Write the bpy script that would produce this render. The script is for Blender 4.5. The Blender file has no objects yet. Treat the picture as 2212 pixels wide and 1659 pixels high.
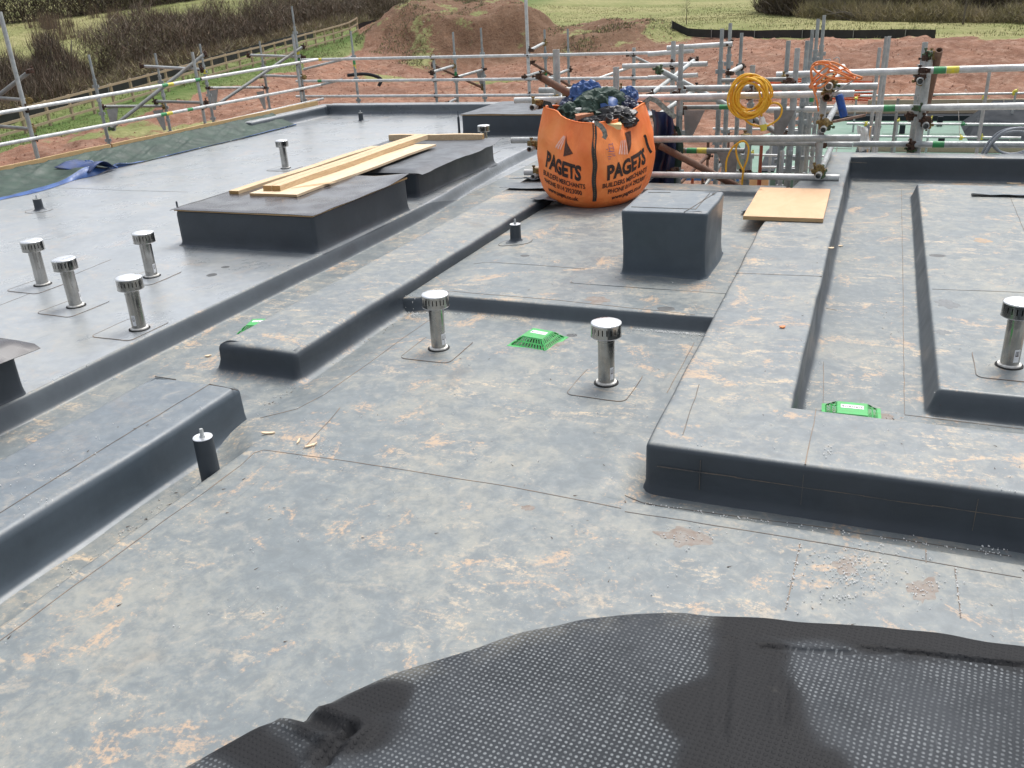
import bpy, bmesh, math, random
import numpy as np
from mathutils import Vector, Matrix
random.seed(7); np.random.seed(7)
S = bpy.context.scene
COL = S.collection

# ------------------------------------------------------------------ camera
F = 1890.0; YAW, PIT, ROL = [math.radians(a) for a in (23.0, 23.64, 3.04)]; H = 2.35
cy_, sy_ = math.cos(YAW), math.sin(YAW)
fw = np.array([-sy_*math.cos(PIT), cy_*math.cos(PIT), -math.sin(PIT)])
rt = np.array([cy_, sy_, 0.0]); dn = np.cross(fw, rt)
c_, s_ = math.cos(ROL), math.sin(ROL)
RM = np.array([c_*rt+s_*dn, -s_*rt+c_*dn, fw]); CAM = np.array([0, 0, H])
cd = bpy.data.cameras.new('camera'); cam = bpy.data.objects.new('camera', cd); COL.objects.link(cam)
M = Matrix.Identity(4)
for i in range(3):
    M[i][0] = RM[0][i]; M[i][1] = -RM[1][i]; M[i][2] = -RM[2][i]; M[i][3] = CAM[i]
cam.matrix_world = M
cd.sensor_width = 36; cd.lens = F/2212*36; cd.clip_start = 0.05; cd.clip_end = 6000
S.camera = cam
# ------------------------------------------------------------------ world, sun, exposure
SUN_EL, SUN_ROT = math.radians(64), math.radians(10)
W = bpy.data.worlds.new('World'); S.world = W; W.use_nodes = True
nt = W.node_tree; nt.nodes.clear()
sky = nt.nodes.new('ShaderNodeTexSky'); sky.sky_type = 'NISHITA'; sky.sun_disc = False
sky.sun_elevation = SUN_EL; sky.sun_rotation = SUN_ROT; sky.air_density = 1.0; sky.dust_density = 4.0; sky.ozone_density = 1.0
hs = nt.nodes.new('ShaderNodeHueSaturation'); hs.inputs['Saturation'].default_value = 0.34
bg = nt.nodes.new('ShaderNodeBackground'); bg.inputs['Strength'].default_value = 0.12
wo = nt.nodes.new('ShaderNodeOutputWorld')
nt.links.new(sky.outputs[0], hs.inputs['Color']); nt.links.new(hs.outputs[0], bg.inputs[0]); nt.links.new(bg.outputs[0], wo.inputs[0])
sl = bpy.data.lights.new('sun', 'SUN'); sl.energy = 1.4; sl.angle = math.radians(24); sl.color = (1, .97, .93)
so = bpy.data.objects.new('sun', sl); COL.objects.link(so)
sd = Vector((math.sin(SUN_ROT)*math.cos(SUN_EL), math.cos(SUN_ROT)*math.cos(SUN_EL), math.sin(SUN_EL)))
so.rotation_euler = sd.to_track_quat('Z', 'Y').to_euler(); so.location = (0, 0, 30)
S.view_settings.view_transform = 'Standard'; S.view_settings.look = 'None'
S.view_settings.exposure = 0.94; S.view_settings.gamma = 1

# ------------------------------------------------------------------ measuring helpers (photo pixel -> place at a given plane)
def ray(u, v): return RM.T @ np.array([(u-1106)/F, (v-829.5)/F, 1.0])
def P(u, v, z=0.0):
    d = ray(u, v); return CAM + d*((z-H)/d[2])
def PY(u, v, y):
    d = ray(u, v); return CAM + d*(y/d[1])
def PX(u, v, x):
    d = ray(u, v); return CAM + d*(x/d[0])
def PD(u, v, D):
    d = ray(u, v); return CAM + d*(D/math.hypot(d[0], d[1]))

# ------------------------------------------------------------------ noise
def _hash(ix, iy, s):
    n = (ix.astype(np.int64)*374761393 + iy.astype(np.int64)*668265263 + s*1442695041) & 0x7fffffff
    n = (n ^ (n >> 13))*1274126177 & 0x7fffffff
    return ((n ^ (n >> 16)) & 0xffff)/65535.0
def vn(x, y, s=0):
    x = np.asarray(x, float); y = np.asarray(y, float)
    ix, iy = np.floor(x), np.floor(y); fx, fy = x-ix, y-iy
    fx = fx*fx*(3-2*fx); fy = fy*fy*(3-2*fy)
    a, b = _hash(ix, iy, s), _hash(ix+1, iy, s); c, d = _hash(ix, iy+1, s), _hash(ix+1, iy+1, s)
    return (a*(1-fx)+b*fx)*(1-fy)+(c*(1-fx)+d*fx)*fy*1.0
def fbm(x, y, o=4, s=0):
    t, a, n = 0, 1.0, 0
    for k in range(o):
        t = t+a*vn(x*2**k, y*2**k, s+k*17); n += a; a *= .5
    return t/n-.5
def sst(a, b, x):
    t = np.clip((np.asarray(x, float)-a)/(b-a), 0, 1); return t*t*(3-2*t)

# ------------------------------------------------------------------ materials
MATS = {}
class N:
    def __init__(s, name):
        s.m = bpy.data.materials.new(name); s.m.use_nodes = True; s.t = s.m.node_tree
        s.b = s.t.nodes['Principled BSDF']; MATS[name] = s.m
        s.pos = s.t.nodes.new('ShaderNodeNewGeometry')
    def n(s, typ, **k):
        o = s.t.nodes.new('ShaderNode'+typ)
        for a, v in k.items():
            setattr(o, a, v)
        return o
    def l(s, a, b): s.t.links.new(a, b)
    def set(s, i, v):
        if hasattr(v, 'links') or hasattr(v, 'is_linked'): s.l(v, i)
        else: i.default_value = v
    def noise(s, scale, detail=6, rough=.6, dist=0, vec=None):
        o = s.n('TexNoise'); o.inputs['Scale'].default_value = scale; o.inputs['Detail'].default_value = detail
        o.inputs['Roughness'].default_value = rough; o.inputs['Distortion'].default_value = dist
        s.l(vec if vec is not None else s.pos.outputs['Position'], o.inputs['Vector']); return o.outputs['Fac']
    def ramp(s, x, a, b, c=0.0, d=1.0):
        o = s.n('MapRange'); o.interpolation_type = 'SMOOTHSTEP'
        s.l(x, o.inputs[0]); o.inputs[1].default_value = a; o.inputs[2].default_value = b; o.inputs[3].default_value = c; o.inputs[4].default_value = d
        return o.outputs[0]
    def math(s, op, a, b=0.5):
        o = s.n('Math', operation=op); s.set(o.inputs[0], a); s.set(o.inputs[1], b); return o.outputs[0]
    def mix(s, f, a, b):
        o = s.n('Mix', data_type='RGBA'); s.set(o.inputs[0], f)
        for i, v in ((6, a), (7, b)):
            if isinstance(v, tuple): o.inputs[i].default_value = (*v, 1)
            else: s.l(v, o.inputs[i])
        return o.outputs[2]
    def scaled(s, vec):
        o = s.n('Mapping'); s.l(s.pos.outputs['Position'], o.inputs[0]); o.inputs['Scale'].default_value = vec; return o.outputs[0]
    def bump(s, h, strength=.3, dist=.01):
        o = s.n('Bump'); o.inputs['Strength'].default_value = strength; o.inputs['Distance'].default_value = dist
        s.l(h, o.inputs['Height']); s.l(o.outputs[0], s.b.inputs['Normal'])
    def out(s, col=None, rough=None, metal=0, spec=.5):
        if col is not None:
            if isinstance(col, tuple): s.b.inputs['Base Color'].default_value = (*col, 1)
            else: s.l(col, s.b.inputs['Base Color'])
        if rough is not None: s.set(s.b.inputs['Roughness'], rough)
        s.b.inputs['Metallic'].default_value = metal; s.b.inputs['Specular IOR Level'].default_value = spec
        return s.m

def simple(name, c1, c2=None, scale=8, rough=.6, metal=0, spec=.5, bump=0, lo=.35, hi=.65, bd=.005):
    a = N(name); n1 = a.noise(scale, 7, .65)
    c2 = c2 or tuple(x*.7 for x in c1)
    col = a.mix(a.ramp(n1, lo, hi), c1, c2)
    r = a.ramp(a.noise(scale*1.7, 5), .3, .7, max(rough-.1, .02), min(rough+.12, 1))
    if bump: a.bump(a.noise(scale*3, 8, .7), bump, bd)
    return a.out(col, r, metal, spec)

def membrane(name, base, film, film_amt=1.0, beige=1.0, tan_amt=1.0, rough=.42, spec=.45, wet=0):
    a = N(name)
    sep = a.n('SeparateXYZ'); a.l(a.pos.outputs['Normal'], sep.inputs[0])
    up = a.ramp(sep.outputs[2], .55, .97)                        # level faces take the lighter film and dirt, upright ones the darker base
    big = a.noise(.75, 5, .55); mid = a.noise(3.3, 9, .68, .6); fine = a.noise(42, 6, .75); med = a.noise(11, 8, .72, .5)
    streak = a.noise(5.0, 8, .7, 1.2, a.scaled((.42, 1.5, 1)))
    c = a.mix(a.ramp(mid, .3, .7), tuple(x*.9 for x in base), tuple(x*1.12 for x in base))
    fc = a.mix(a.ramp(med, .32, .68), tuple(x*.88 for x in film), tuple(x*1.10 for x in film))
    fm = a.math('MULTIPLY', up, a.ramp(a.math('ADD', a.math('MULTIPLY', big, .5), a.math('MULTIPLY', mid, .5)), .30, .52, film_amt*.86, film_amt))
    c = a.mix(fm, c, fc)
    # beige dust, cloudy with a grainy edge
    g = a.math('ADD', a.math('ADD', a.math('MULTIPLY', mid, .33), a.math('MULTIPLY', med, .22)), a.math('ADD', a.math('MULTIPLY', big, .25), a.math('MULTIPLY', fine, .20)))
    g = a.math('MULTIPLY', a.math('MULTIPLY', a.ramp(g, .46, .60), up), .60*beige)
    c = a.mix(g, c, (.330, .315, .262))
    # clay smears broken up by fine grain
    t1 = a.ramp(a.math('ADD', a.math('MULTIPLY', streak, .5), a.math('ADD', a.math('MULTIPLY', fine, .3), a.math('MULTIPLY', med, .2))), .515, .60)
    pat = a.ramp(a.noise(1.3, 4, .6, .4), .42, .66)
    t1 = a.math('MULTIPLY', a.math('MULTIPLY', a.math('MULTIPLY', t1, pat), .75*tan_amt), up)
    c = a.mix(t1, c, (.50, .395, .275))
    t3 = a.ramp(a.math('ADD', a.math('MULTIPLY', a.noise(2.1, 8, .72, 1.1), .72), a.math('MULTIPLY', fine, .28)), .545, .62)
    c = a.mix(a.math('MULTIPLY', a.math('MULTIPLY', t3, up), .6*tan_amt), c, (.47, .330, .215))
    sp = a.ramp(a.noise(95, 2, .5), .70, .74, 0, .75); c = a.mix(a.math('MULTIPLY', sp, a.math('MULTIPLY', up, a.ramp(med, .45, .6))), c, (.62, .57, .48))
    w = a.math('MULTIPLY', a.ramp(a.noise(1.7, 4, .55), .64, .72), a.math('MULTIPLY', up, .32))
    c = a.mix(w, c, (.10, .095, .09))
    # drying tide marks and scuffs
    td = a.noise(1.05, 3, .55, .3); ring = a.math('MULTIPLY', a.ramp(td, .530, .538), a.ramp(td, .538, .556, 1, 0))
    c = a.mix(a.math('MULTIPLY', a.math('MULTIPLY', ring, up), a.ramp(med, .42, .60, 0, .32)), c, (.36, .32, .26))
    sf = a.ramp(a.noise(3.4, 5, .6, .8, a.scaled((5, .55, 1))), .66, .72, 0, .35)
    c = a.mix(a.math('MULTIPLY', sf, up), c, (.11, .12, .125))
    # splashes low on the upright faces
    sc_ = a.ramp(a.noise(14, 8, .8), .66, .76, 0, .35)
    c = a.mix(a.math('MULTIPLY', sc_, a.math('SUBTRACT', 1.0, up)), c, (.12, .12, .12))
    r = a.ramp(a.noise(1.4, 6, .6), .3, .7, rough-.08, rough+.12)
    r = a.math('ADD', r, a.math('MULTIPLY', g, .25))
    h = a.math('ADD', a.math('MULTIPLY', a.noise(2.2, 3, .5), 1.0), a.math('MULTIPLY', fine, .03))
    a.bump(h, .35, .03)
    if wet:
        a.set(a.b.inputs['Coat Weight'], a.ramp(a.noise(.9, 5, .6), .32, .6, .25, wet)); a.b.inputs['Coat Roughness'].default_value = .30
    return a.out(c, r, 0, spec)

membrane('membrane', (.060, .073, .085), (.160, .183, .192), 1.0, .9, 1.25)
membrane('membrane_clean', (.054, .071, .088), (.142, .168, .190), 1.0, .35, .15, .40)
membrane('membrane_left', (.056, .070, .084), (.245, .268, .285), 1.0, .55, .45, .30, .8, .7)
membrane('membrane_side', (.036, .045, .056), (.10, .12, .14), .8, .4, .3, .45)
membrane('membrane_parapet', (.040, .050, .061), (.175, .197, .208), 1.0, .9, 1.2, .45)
simple('seam_dark', (.085, .085, .085), (.17, .14, .11), 9, .8)  # dark lap line: dirt and edge shadow put into one colour
simple('seam_clay', (.24, .175, .125), (.12, .115, .11), 9, .8)
simple('lid_sheet', (.080, .081, .087), (.052, .048, .052), 2.2, .20)
simple('lid_sheet_light', (.105, .118, .132), (.07, .075, .085), 2.5, .42, bump=.2)
def _steel():
    a = N('stainless'); n1 = a.noise(3, 6, .7, .5, a.scaled((6, 6, 1)))
    c = a.mix(a.ramp(n1, .3, .7), (.62, .61, .59), (.40, .39, .375))
    a.bump(a.noise(9, 4), .08, .01)
    return a.out(c, a.ramp(n1, .3, .7, .10, .24), 1.0)
_steel()
simple('stainless_pipe', (.46, .45, .43), (.33, .32, .30), 4, .17, 1.0)
simple('stainless_top', (.86, .87, .88), (.80, .81, .82), 5, .34, 1.0)  # paler copy of the steel, sky reflection put into its colour
simple('dark_inside', (.012, .012, .012), None, 5, .9)
simple('white_rubber', (.75, .74, .70), (.5, .48, .44), 30, .6)
simple('white_label', (.78, .79, .80), (.66, .67, .68), 30, .5)
simple('print_black', (.018, .012, .012), (.045, .02, .015), 25, .7)
def _galv(name, c1, c2, rust, ra):
    a = N(name); n1 = a.noise(7, 8, .7); n2 = a.noise(2.3, 8, .75)
    c = a.mix(a.ramp(n1, .32, .68), c1, c2)
    c = a.mix(a.math('MULTIPLY', a.ramp(n2, .52, .68), ra), c, rust)
    a.bump(a.noise(60, 4), .1, .002)
    a.out(c, a.ramp(n1, .3, .7, .38, .6), .25, .5)
_galv('galvanised', (.47, .49, .49), (.30, .32, .32), (.22, .16, .10), .35)
_galv('galvanised_bright', (.66, .67, .66), (.46, .47, .47), (.30, .24, .17), .35)
_galv('galvanised_dull', (.30, .31, .30), (.19, .20, .195), (.17, .11, .07), .5)
_galv('galvanised_frame', (.38, .41, .41), (.24, .27, .28), (.14, .10, .07), .35)
simple('rusty_tube', (.125, .062, .042), (.19, .12, .085), 6, .8, bump=.3)
simple('rusty_clamp', (.095, .048, .030), (.035, .024, .018), 30, .8, .3, bump=.4)
simple('brass_clamp', (.30, .22, .08), (.12, .08, .035), 30, .6, .5, bump=.3)
simple('green_clamp', (.05, .13, .06), (.07, .06, .035), 30, .7, .2, bump=.3)
simple('paint_green', (.03, .30, .09), (.06, .22, .10), 20, .55)
simple('paint_yellow', (.72, .62, .03), (.55, .50, .12), 20, .55)
simple('paint_white', (.78, .78, .76), (.62, .61, .58), 20, .55)
def _wood(name, c1, c2, sc=(9, 1.2, 9)):
    a = N(name); v = a.scaled(sc)
    g = a.noise(3.5, 8, .7, 1.5, v); k = a.noise(1.8, 4)
    c = a.mix(a.ramp(g, .35, .65), c1, c2); c = a.mix(a.ramp(k, .66, .72, 0, .6), c, (.28, .15, .06))
    a.bump(g, .15, .004); a.out(c, .62)
_wood('pine', (.64, .49, .31), (.50, .36, .21))
_wood('pine_end', (.40, .24, .09), (.30, .17, .06))
_wood('plywood', (.70, .56, .39), (.60, .46, .30), (3, .6, 3))
_wood('ply_board', (.62, .40, .235), (.56, .355, .20), (1.2, .5, 1))
_wood('ply_edge', (.36, .22, .10), (.52, .36, .19), (1, 1, 40))
_wood('fence_wood', (.42, .33, .22), (.30, .23, .15))
_wood('beige_board', (.46, .37, .26), (.38, .30, .2))
_wood('scaffold_board', (.62, .44, .22), (.50, .33, .15))
def _bag():
    a = N('bag_orange'); w1 = a.noise(5, 6, .6, 1.0, a.scaled((1, 1, .5))); w2 = a.noise(1.7, 5, .6)
    weave = a.noise(160, 2)
    c = a.mix(a.ramp(w1, .3, .7), (.95, .25, .058), (.86, .185, .040))
    c = a.mix(a.ramp(w2, .48, .68, 0, .55), c, (.90, .32, .09))
    c = a.mix(a.ramp(a.noise(3.2, 9, .75), .60, .74, 0, .5), c, (.40, .17, .07))
    h = a.math('ADD', a.math('MULTIPLY', w1, 1.0), a.math('MULTIPLY', weave, .06))
    a.bump(h, .55, .03); a.out(c, .5)
    a.b.inputs['Subsurface Weight'].default_value = 0.0
_bag()
simple('bag_inside', (.62, .10, .03), (.5, .08, .025), 6, .6)
simple('webbing', (.05, .048, .045), (.02, .02, .02), 50, .75, bump=.5)
simple('webbing_grey', (.32, .32, .28), (.12, .12, .10), 40, .7)
simple('bag_lilac', (.22, .10, .26), (.50, .18, .12), 30, .7)
simple('bag_pale', (.85, .55, .48), (.88, .40, .25), 18, .7)
simple('bag_brown', (.045, .016, .012), (.12, .04, .02), 18, .7)
simple('tarp_green', (.036, .066, .050), (.022, .042, .033), 3, .55, 0, .3, bump=.5)
simple('tarp_blue', (.012, .045, .17), (.010, .025, .08), 4, .45, bump=.3)
simple('tarp_blue_light', (.04, .105, .30), (.02, .06, .19), 6, .42, bump=.3)
simple('tarp_navy', (.014, .026, .085), (.008, .012, .04), 4, .4, bump=.3)
simple('black_plastic', (.012, .012, .014), (.03, .03, .032), 9, .35)
simple('foam_yellow', (.80, .70, .38), (.72, .60, .3), 20, .8)
simple('foam_white', (.86, .86, .84), (.75, .75, .73), 20, .7)
simple('brick_red', (.42, .17, .09), (.5, .25, .15), 20, .8)
simple('cable_yellow', (.82, .47, .03), (.70, .36, .02), 10, .45)
simple('cable_orange', (.80, .27, .08), (.66, .20, .06), 10, .45)
simple('prop_orange', (.55, .12, .05), (.32, .09, .05), 6, .65)
simple('cable_grey', (.33, .36, .39), (.24, .26, .29), 10, .45)
simple('can_blue', (.005, .075, .36), (.008, .05, .2), 20, .4)
simple('pipe_blue', (.02, .14, .42), (.02, .1, .3), 10, .4)
simple('guard_green', (.05, .40, .10), (.07, .32, .09), 20, .4)
simple('green_roof', (.135, .23, .175), (.11, .19, .145), 1.2, .7)
simple('black_membrane', (.026, .030, .035), (.036, .041, .047), 1.5, .85, 0, .12, bump=.3)
simple('silt_black', (.008, .009, .011), (.016, .017, .02), 1.5, .5, bump=.4)
simple('block_grey', (.30, .31, .31), (.24, .245, .245), 5, .9, bump=.6)
simple('mortar', (.36, .34, .30), (.28, .27, .24), 12, .95)
simple('mesh_orange', (.88, .17, .06), (.6, .12, .04), 3, .7)
simple('concrete', (.38, .37, .34), (.28, .27, .25), 2, .9, bump=.3)
simple('grey_plate', (.30, .30, .29), (.22, .22, .215), 6, .6, .2)
simple('twig_brown', (.155, .115, .082), (.085, .064, .048), .35, .9)
simple('twig_grey', (.23, .195, .145), (.13, .11, .08), .4, .9)
simple('twig_dark', (.090, .068, .050), (.050, .040, .030), .3, .9)
simple('twig_rust', (.20, .135, .095), (.13, .09, .065), .5, .9)
simple('straw', (.36, .30, .17), (.25, .23, .11), .4, .85)
simple('grass_blade', (.15, .19, .06), (.21, .22, .09), .5, .8)
simple('bark', (.16, .14, .11), (.10, .085, .07), 3, .9, bump=.5)
simple('litter_brown', (.10, .06, .035), (.05, .035, .025), 30, .8)

def _ground():
    a = N('ground')
    at = a.n('Attribute', attribute_name='grass'); g = at.outputs['Fac']
    at2 = a.n('Attribute', attribute_name='lush'); lush = at2.outputs['Fac']
    n1 = a.noise(.35, 9, .68); n2 = a.noise(1.7, 9, .72); n3 = a.noise(.06, 5, .6); n4 = a.noise(6, 6, .7)
    soil = a.mix(a.ramp(n1, .35, .65), (.27, .140, .092), (.165, .085, .057))
    soil = a.mix(a.ramp(n2, .42, .70, 0, .75), soil, (.38, .255, .19))
    soil = a.mix(a.ramp(n4, .52, .70, 0, .6), soil, (.13, .066, .045))
    soil = a.mix(a.ramp(a.noise(.12, 4, .55), .45, .65, 0, .45), soil, (.16, .085, .06))
    at3 = a.n('Attribute', attribute_name='aged'); soil = a.mix(a.math('MULTIPLY', at3.outputs['Fac'], .75), soil, a.mix(a.ramp(n4, .35, .65), (.165, .105, .064), (.085, .055, .034)))
    gr = a.mix(a.ramp(n2, .36, .66), (.20, .20, .080), (.32, .295, .15))
    gr = a.mix(a.ramp(n3, .40, .62, 0, .7), gr, (.155, .18, .062))
    gr = a.mix(a.ramp(n4, .5, .72, 0, .45), gr, (.085, .10, .035))
    gl = a.mix(a.ramp(n2, .35, .65), (.052, .105, .022), (.105, .15, .045))
    gr = a.mix(lush, gr, gl)
    k = a.ramp(a.math('ADD', g, a.math('MULTIPLY', a.math('SUBTRACT', n2, .5), 1.1)), .40, .60)
    c = a.mix(k, soil, gr)
    a.bump(a.math('ADD', n2, a.math('MULTIPLY', n4, .5)), .8, .14)
    a.out(c, .95, 0, .15)
_ground()

def _mat():
    a = N('dimpled_mat')
    uv = a.n('UVMap'); uv.uv_map = 'UVMap'
    nz = a.n('TexNoise'); nz.inputs['Scale'].default_value = .55; nz.inputs['Detail'].default_value = 3; a.l(uv.outputs[0], nz.inputs['Vector'])
    sc = a.n('VectorMath', operation='SCALE'); a.l(nz.outputs['Color'], sc.inputs[0]); sc.inputs['Scale'].default_value = .55
    fl = a.n('VectorMath', operation='MULTIPLY'); a.l(sc.outputs[0], fl.inputs[0]); fl.inputs[1].default_value = (1, 1, 0)
    ad = a.n('VectorMath', operation='ADD'); a.l(uv.outputs[0], ad.inputs[0]); a.l(fl.outputs[0], ad.inputs[1])
    def dots(off):
        mp = a.n('Mapping'); a.l(ad.outputs[0], mp.inputs[0]); mp.inputs['Location'].default_value = (off, off, 0)
        fr = a.n('VectorMath', operation='FRACTION'); a.l(mp.outputs[0], fr.inputs[0])
        sb = a.n('VectorMath', operation='SUBTRACT'); a.l(fr.outputs[0], sb.inputs[0]); sb.inputs[1].default_value = (.5, .5, 0)
        ln = a.n('VectorMath', operation='LENGTH'); a.l(sb.outputs[0], ln.inputs[0]); return ln.outputs['Value']
    d = a.math('MINIMUM', dots(0), dots(.5))
    wear = a.noise(1.5, 5, .6); fn = a.noise(25, 5, .7); dv = a.noise(45, 3, .6)
    at = a.n('Attribute', attribute_name='plain'); plain = at.outputs['Fac']
    dot = a.ramp(a.math('ADD', d, a.math('MULTIPLY', a.math('SUBTRACT', fn, .5), .10)), .14, .24, 1, 0)
    vis = a.ramp(a.math('ADD', wear, a.math('MULTIPLY', a.math('SUBTRACT', fn, .5), .35)), .34, .58, .10, 1.0)
    vis = a.math('MULTIPLY', a.math('MULTIPLY', vis, a.ramp(dv, .3, .6, .35, 1)), a.math('SUBTRACT', 1.0, a.ramp(a.math('ADD', plain, a.math('MULTIPLY', a.math('SUBTRACT', fn, .5), .7)), .25, .75)))
    base = a.mix(a.ramp(a.noise(2.2, 6, .6), .35, .65), (.020, .024, .029), (.036, .041, .048))
    eg = a.n('Attribute', attribute_name='rim_wear').outputs['Fac']
    base = a.mix(a.math('MULTIPLY', eg, a.ramp(a.math('ADD', a.noise(3, 6, .7), a.math('MULTIPLY', fn, .3)), .55, .8, 0, .8)), base, (.15, .145, .125))
    base = a.mix(plain, base, (.010, .0105, .012))
    base = a.mix(a.ramp(a.noise(5, 9, .8), .60, .80, 0, .4), base, (.09, .085, .075))
    wire = a.math('MULTIPLY', a.ramp(a.noise(7, 6, .75, 1.5, a.scaled((4, .8, 1))), .60, .68), a.math('MULTIPLY', vis, .35))
    c = a.mix(a.math('MULTIPLY', dot, vis), base, (.175, .19, .20))
    c = a.mix(wire, c, (.15, .165, .175))
    a.bump(a.math('ADD', a.math('MULTIPLY', dot, .6), a.noise(5, 5)), .5, .008)
    a.out(c, .68, 0, .22)
_mat()

# ------------------------------------------------------------------ mesh helpers
ORG = {}
def org(o):
    while o is not None:
        if o.name in ORG: return ORG[o.name]
        o = o.parent
    return np.zeros(3)
class MB:
    def __init__(s): s.v = []; s.f = []; s.mi = []; s.cur = 0
    def add(s, vs, fs):
        b = len(s.v); s.v += [tuple(map(float, p)) for p in vs]; s.f += [tuple(b+i for i in f) for f in fs]; s.mi += [s.cur]*len(fs); return s
    def box(s, c, d, rz=0, M_=None):
        x, y, z = d[0]/2, d[1]/2, d[2]/2
        vs = [(-x, -y, -z), (x, -y, -z), (x, y, -z), (-x, y, -z), (-x, -y, z), (x, -y, z), (x, y, z), (-x, y, z)]
        if M_ is not None: vs = [M_ @ Vector(p) for p in vs]
        cr, sr = math.cos(rz), math.sin(rz)
        vs = [(p[0]*cr-p[1]*sr+c[0], p[0]*sr+p[1]*cr+c[1], p[2]+c[2]) for p in vs]
        return s.add(vs, [(0, 3, 2, 1), (4, 5, 6, 7), (0, 1, 5, 4), (1, 2, 6, 5), (2, 3, 7, 6), (3, 0, 4, 7)])
    def bar(s, a, b, w, h):
        a, b = Vector(a), Vector(b); d = (b-a); L = d.length; d.normalize()
        up = Vector((0, 0, 1)) if abs(d.z) < .95 else Vector((1, 0, 0))
        sx = d.cross(up).normalized(); uz = sx.cross(d)
        vs = []
        for p in (a, b):
            for i, j in ((-1, -1), (1, -1), (1, 1), (-1, 1)): vs.append(p+sx*(w/2*i)+uz*(h/2*j))
        return s.add(vs, [(0, 1, 2, 3), (7, 6, 5, 4), (0, 4, 5, 1), (1, 5, 6, 2), (2, 6, 7, 3), (3, 7, 4, 0)])
    def tube(s, pts, r, n=8, hollow=False, closed=False, cap=True):
        pts = [Vector(p) for p in pts]; m = len(pts); rings = []
        prev = None
        for i, p in enumerate(pts):
            if closed: t = pts[(i+1) % m]-pts[i-1]
            else: t = pts[min(i+1, m-1)]-pts[max(i-1, 0)]
            t.normalize()
            if prev is None:
                u = t.cross(Vector((0, 0, 1))) if abs(t.z) < .9 else t.cross(Vector((1, 0, 0)))
            else: u = prev-t*prev.dot(t)
            u.normalize(); prev = u; w = t.cross(u)
            rr = r[i] if hasattr(r, '__len__') else r
            rings.append([p+(u*math.cos(2*math.pi*k/n)+w*math.sin(2*math.pi*k/n))*rr for k in range(n)])
        vs = [q for R in rings for q in R]; fs = []
        for i in range(m if closed else m-1):
            a, b = i*n, ((i+1) % m)*n
            fs += [(a+k, a+(k+1) % n, b+(k+1) % n, b+k) for k in range(n)]
        if not closed and cap and not hollow: fs += [tuple(range(n))[::-1], tuple(range((m-1)*n, m*n))]
        s.add(vs, fs)
        if hollow:
            t = (pts[-1]-pts[0]).normalized()
            for e, R, sg in ((0, rings[0], 1), (1, rings[-1], -1)):
                c = pts[0] if e == 0 else pts[-1]
                inn = [c+(q-c)*.78 for q in R]; deep = [q+t*(sg*.12) for q in inn]
                self_f = []
                for k in range(n):
                    k2 = (k+1) % n
                    self_f += [(k, k2, n+k2, n+k) if e else (k2, k, n+k, n+k2), (n+k, n+k2, 2*n+k2, 2*n+k) if e else (n+k2, n+k, 2*n+k, 2*n+k2)]
                self_f.append(tuple(range(2*n, 3*n)))
                s.add(R+inn+deep, self_f)
        return s
    def lathe(s, prof, c=(0, 0, 0), n=24, cap=True):
        vs = []; 
        for r, z in prof:
            vs += [(c[0]+r*math.cos(2*math.pi*k/n), c[1]+r*math.sin(2*math.pi*k/n), c[2]+z) for k in range(n)]
        fs = []
        for i in range(len(prof)-1):
            fs += [(i*n+k, i*n+(k+1) % n, (i+1)*n+(k+1) % n, (i+1)*n+k) for k in range(n)]
        if cap: fs += [tuple(range(n))[::-1], tuple(range((len(prof)-1)*n, len(prof)*n))]
        return s.add(vs, fs)
    def build(s, name, mat, parent=None, smooth=False, angle=None, local=False):
        me = bpy.data.meshes.new(name); o3 = np.zeros(3) if local else org(parent)
        vv = [(p[0]-o3[0], p[1]-o3[1], p[2]-o3[2]) for p in s.v]
        me.from_pydata(vv, [], s.f)
        for m_ in ([mat] if isinstance(mat, str) else mat): me.materials.append(MATS[m_])
        me.polygons.foreach_set('material_index', s.mi)
        if smooth:
            me.polygons.foreach_set('use_smooth', [True]*len(me.polygons))
            if angle: me.set_sharp_from_angle(angle=math.radians(angle))
        me.update()
        o = bpy.data.objects.new(name, me); COL.objects.link(o)
        if parent is not None: o.parent = parent
        return o
def tag(o, label=None, cat=None, group=None, kind=None):
    if label: o['label'] = label
    if cat: o['category'] = cat
    if group: o['group'] = group
    if kind: o['kind'] = kind
    return o
def thing(name, label, cat, loc=(0, 0, 0), group=None):
    o = bpy.data.objects.new(name, None); COL.objects.link(o); o.location = loc; o.empty_display_size = .1
    ORG[o.name] = np.array(loc, float); return tag(o, label, cat, group)
def copy_tree(o, parent=None):
    c = o.copy(); COL.objects.link(c); c.parent = parent
    for ch in [x for x in bpy.data.objects if x.parent == o]: copy_tree(ch, c)
    return c
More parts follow.
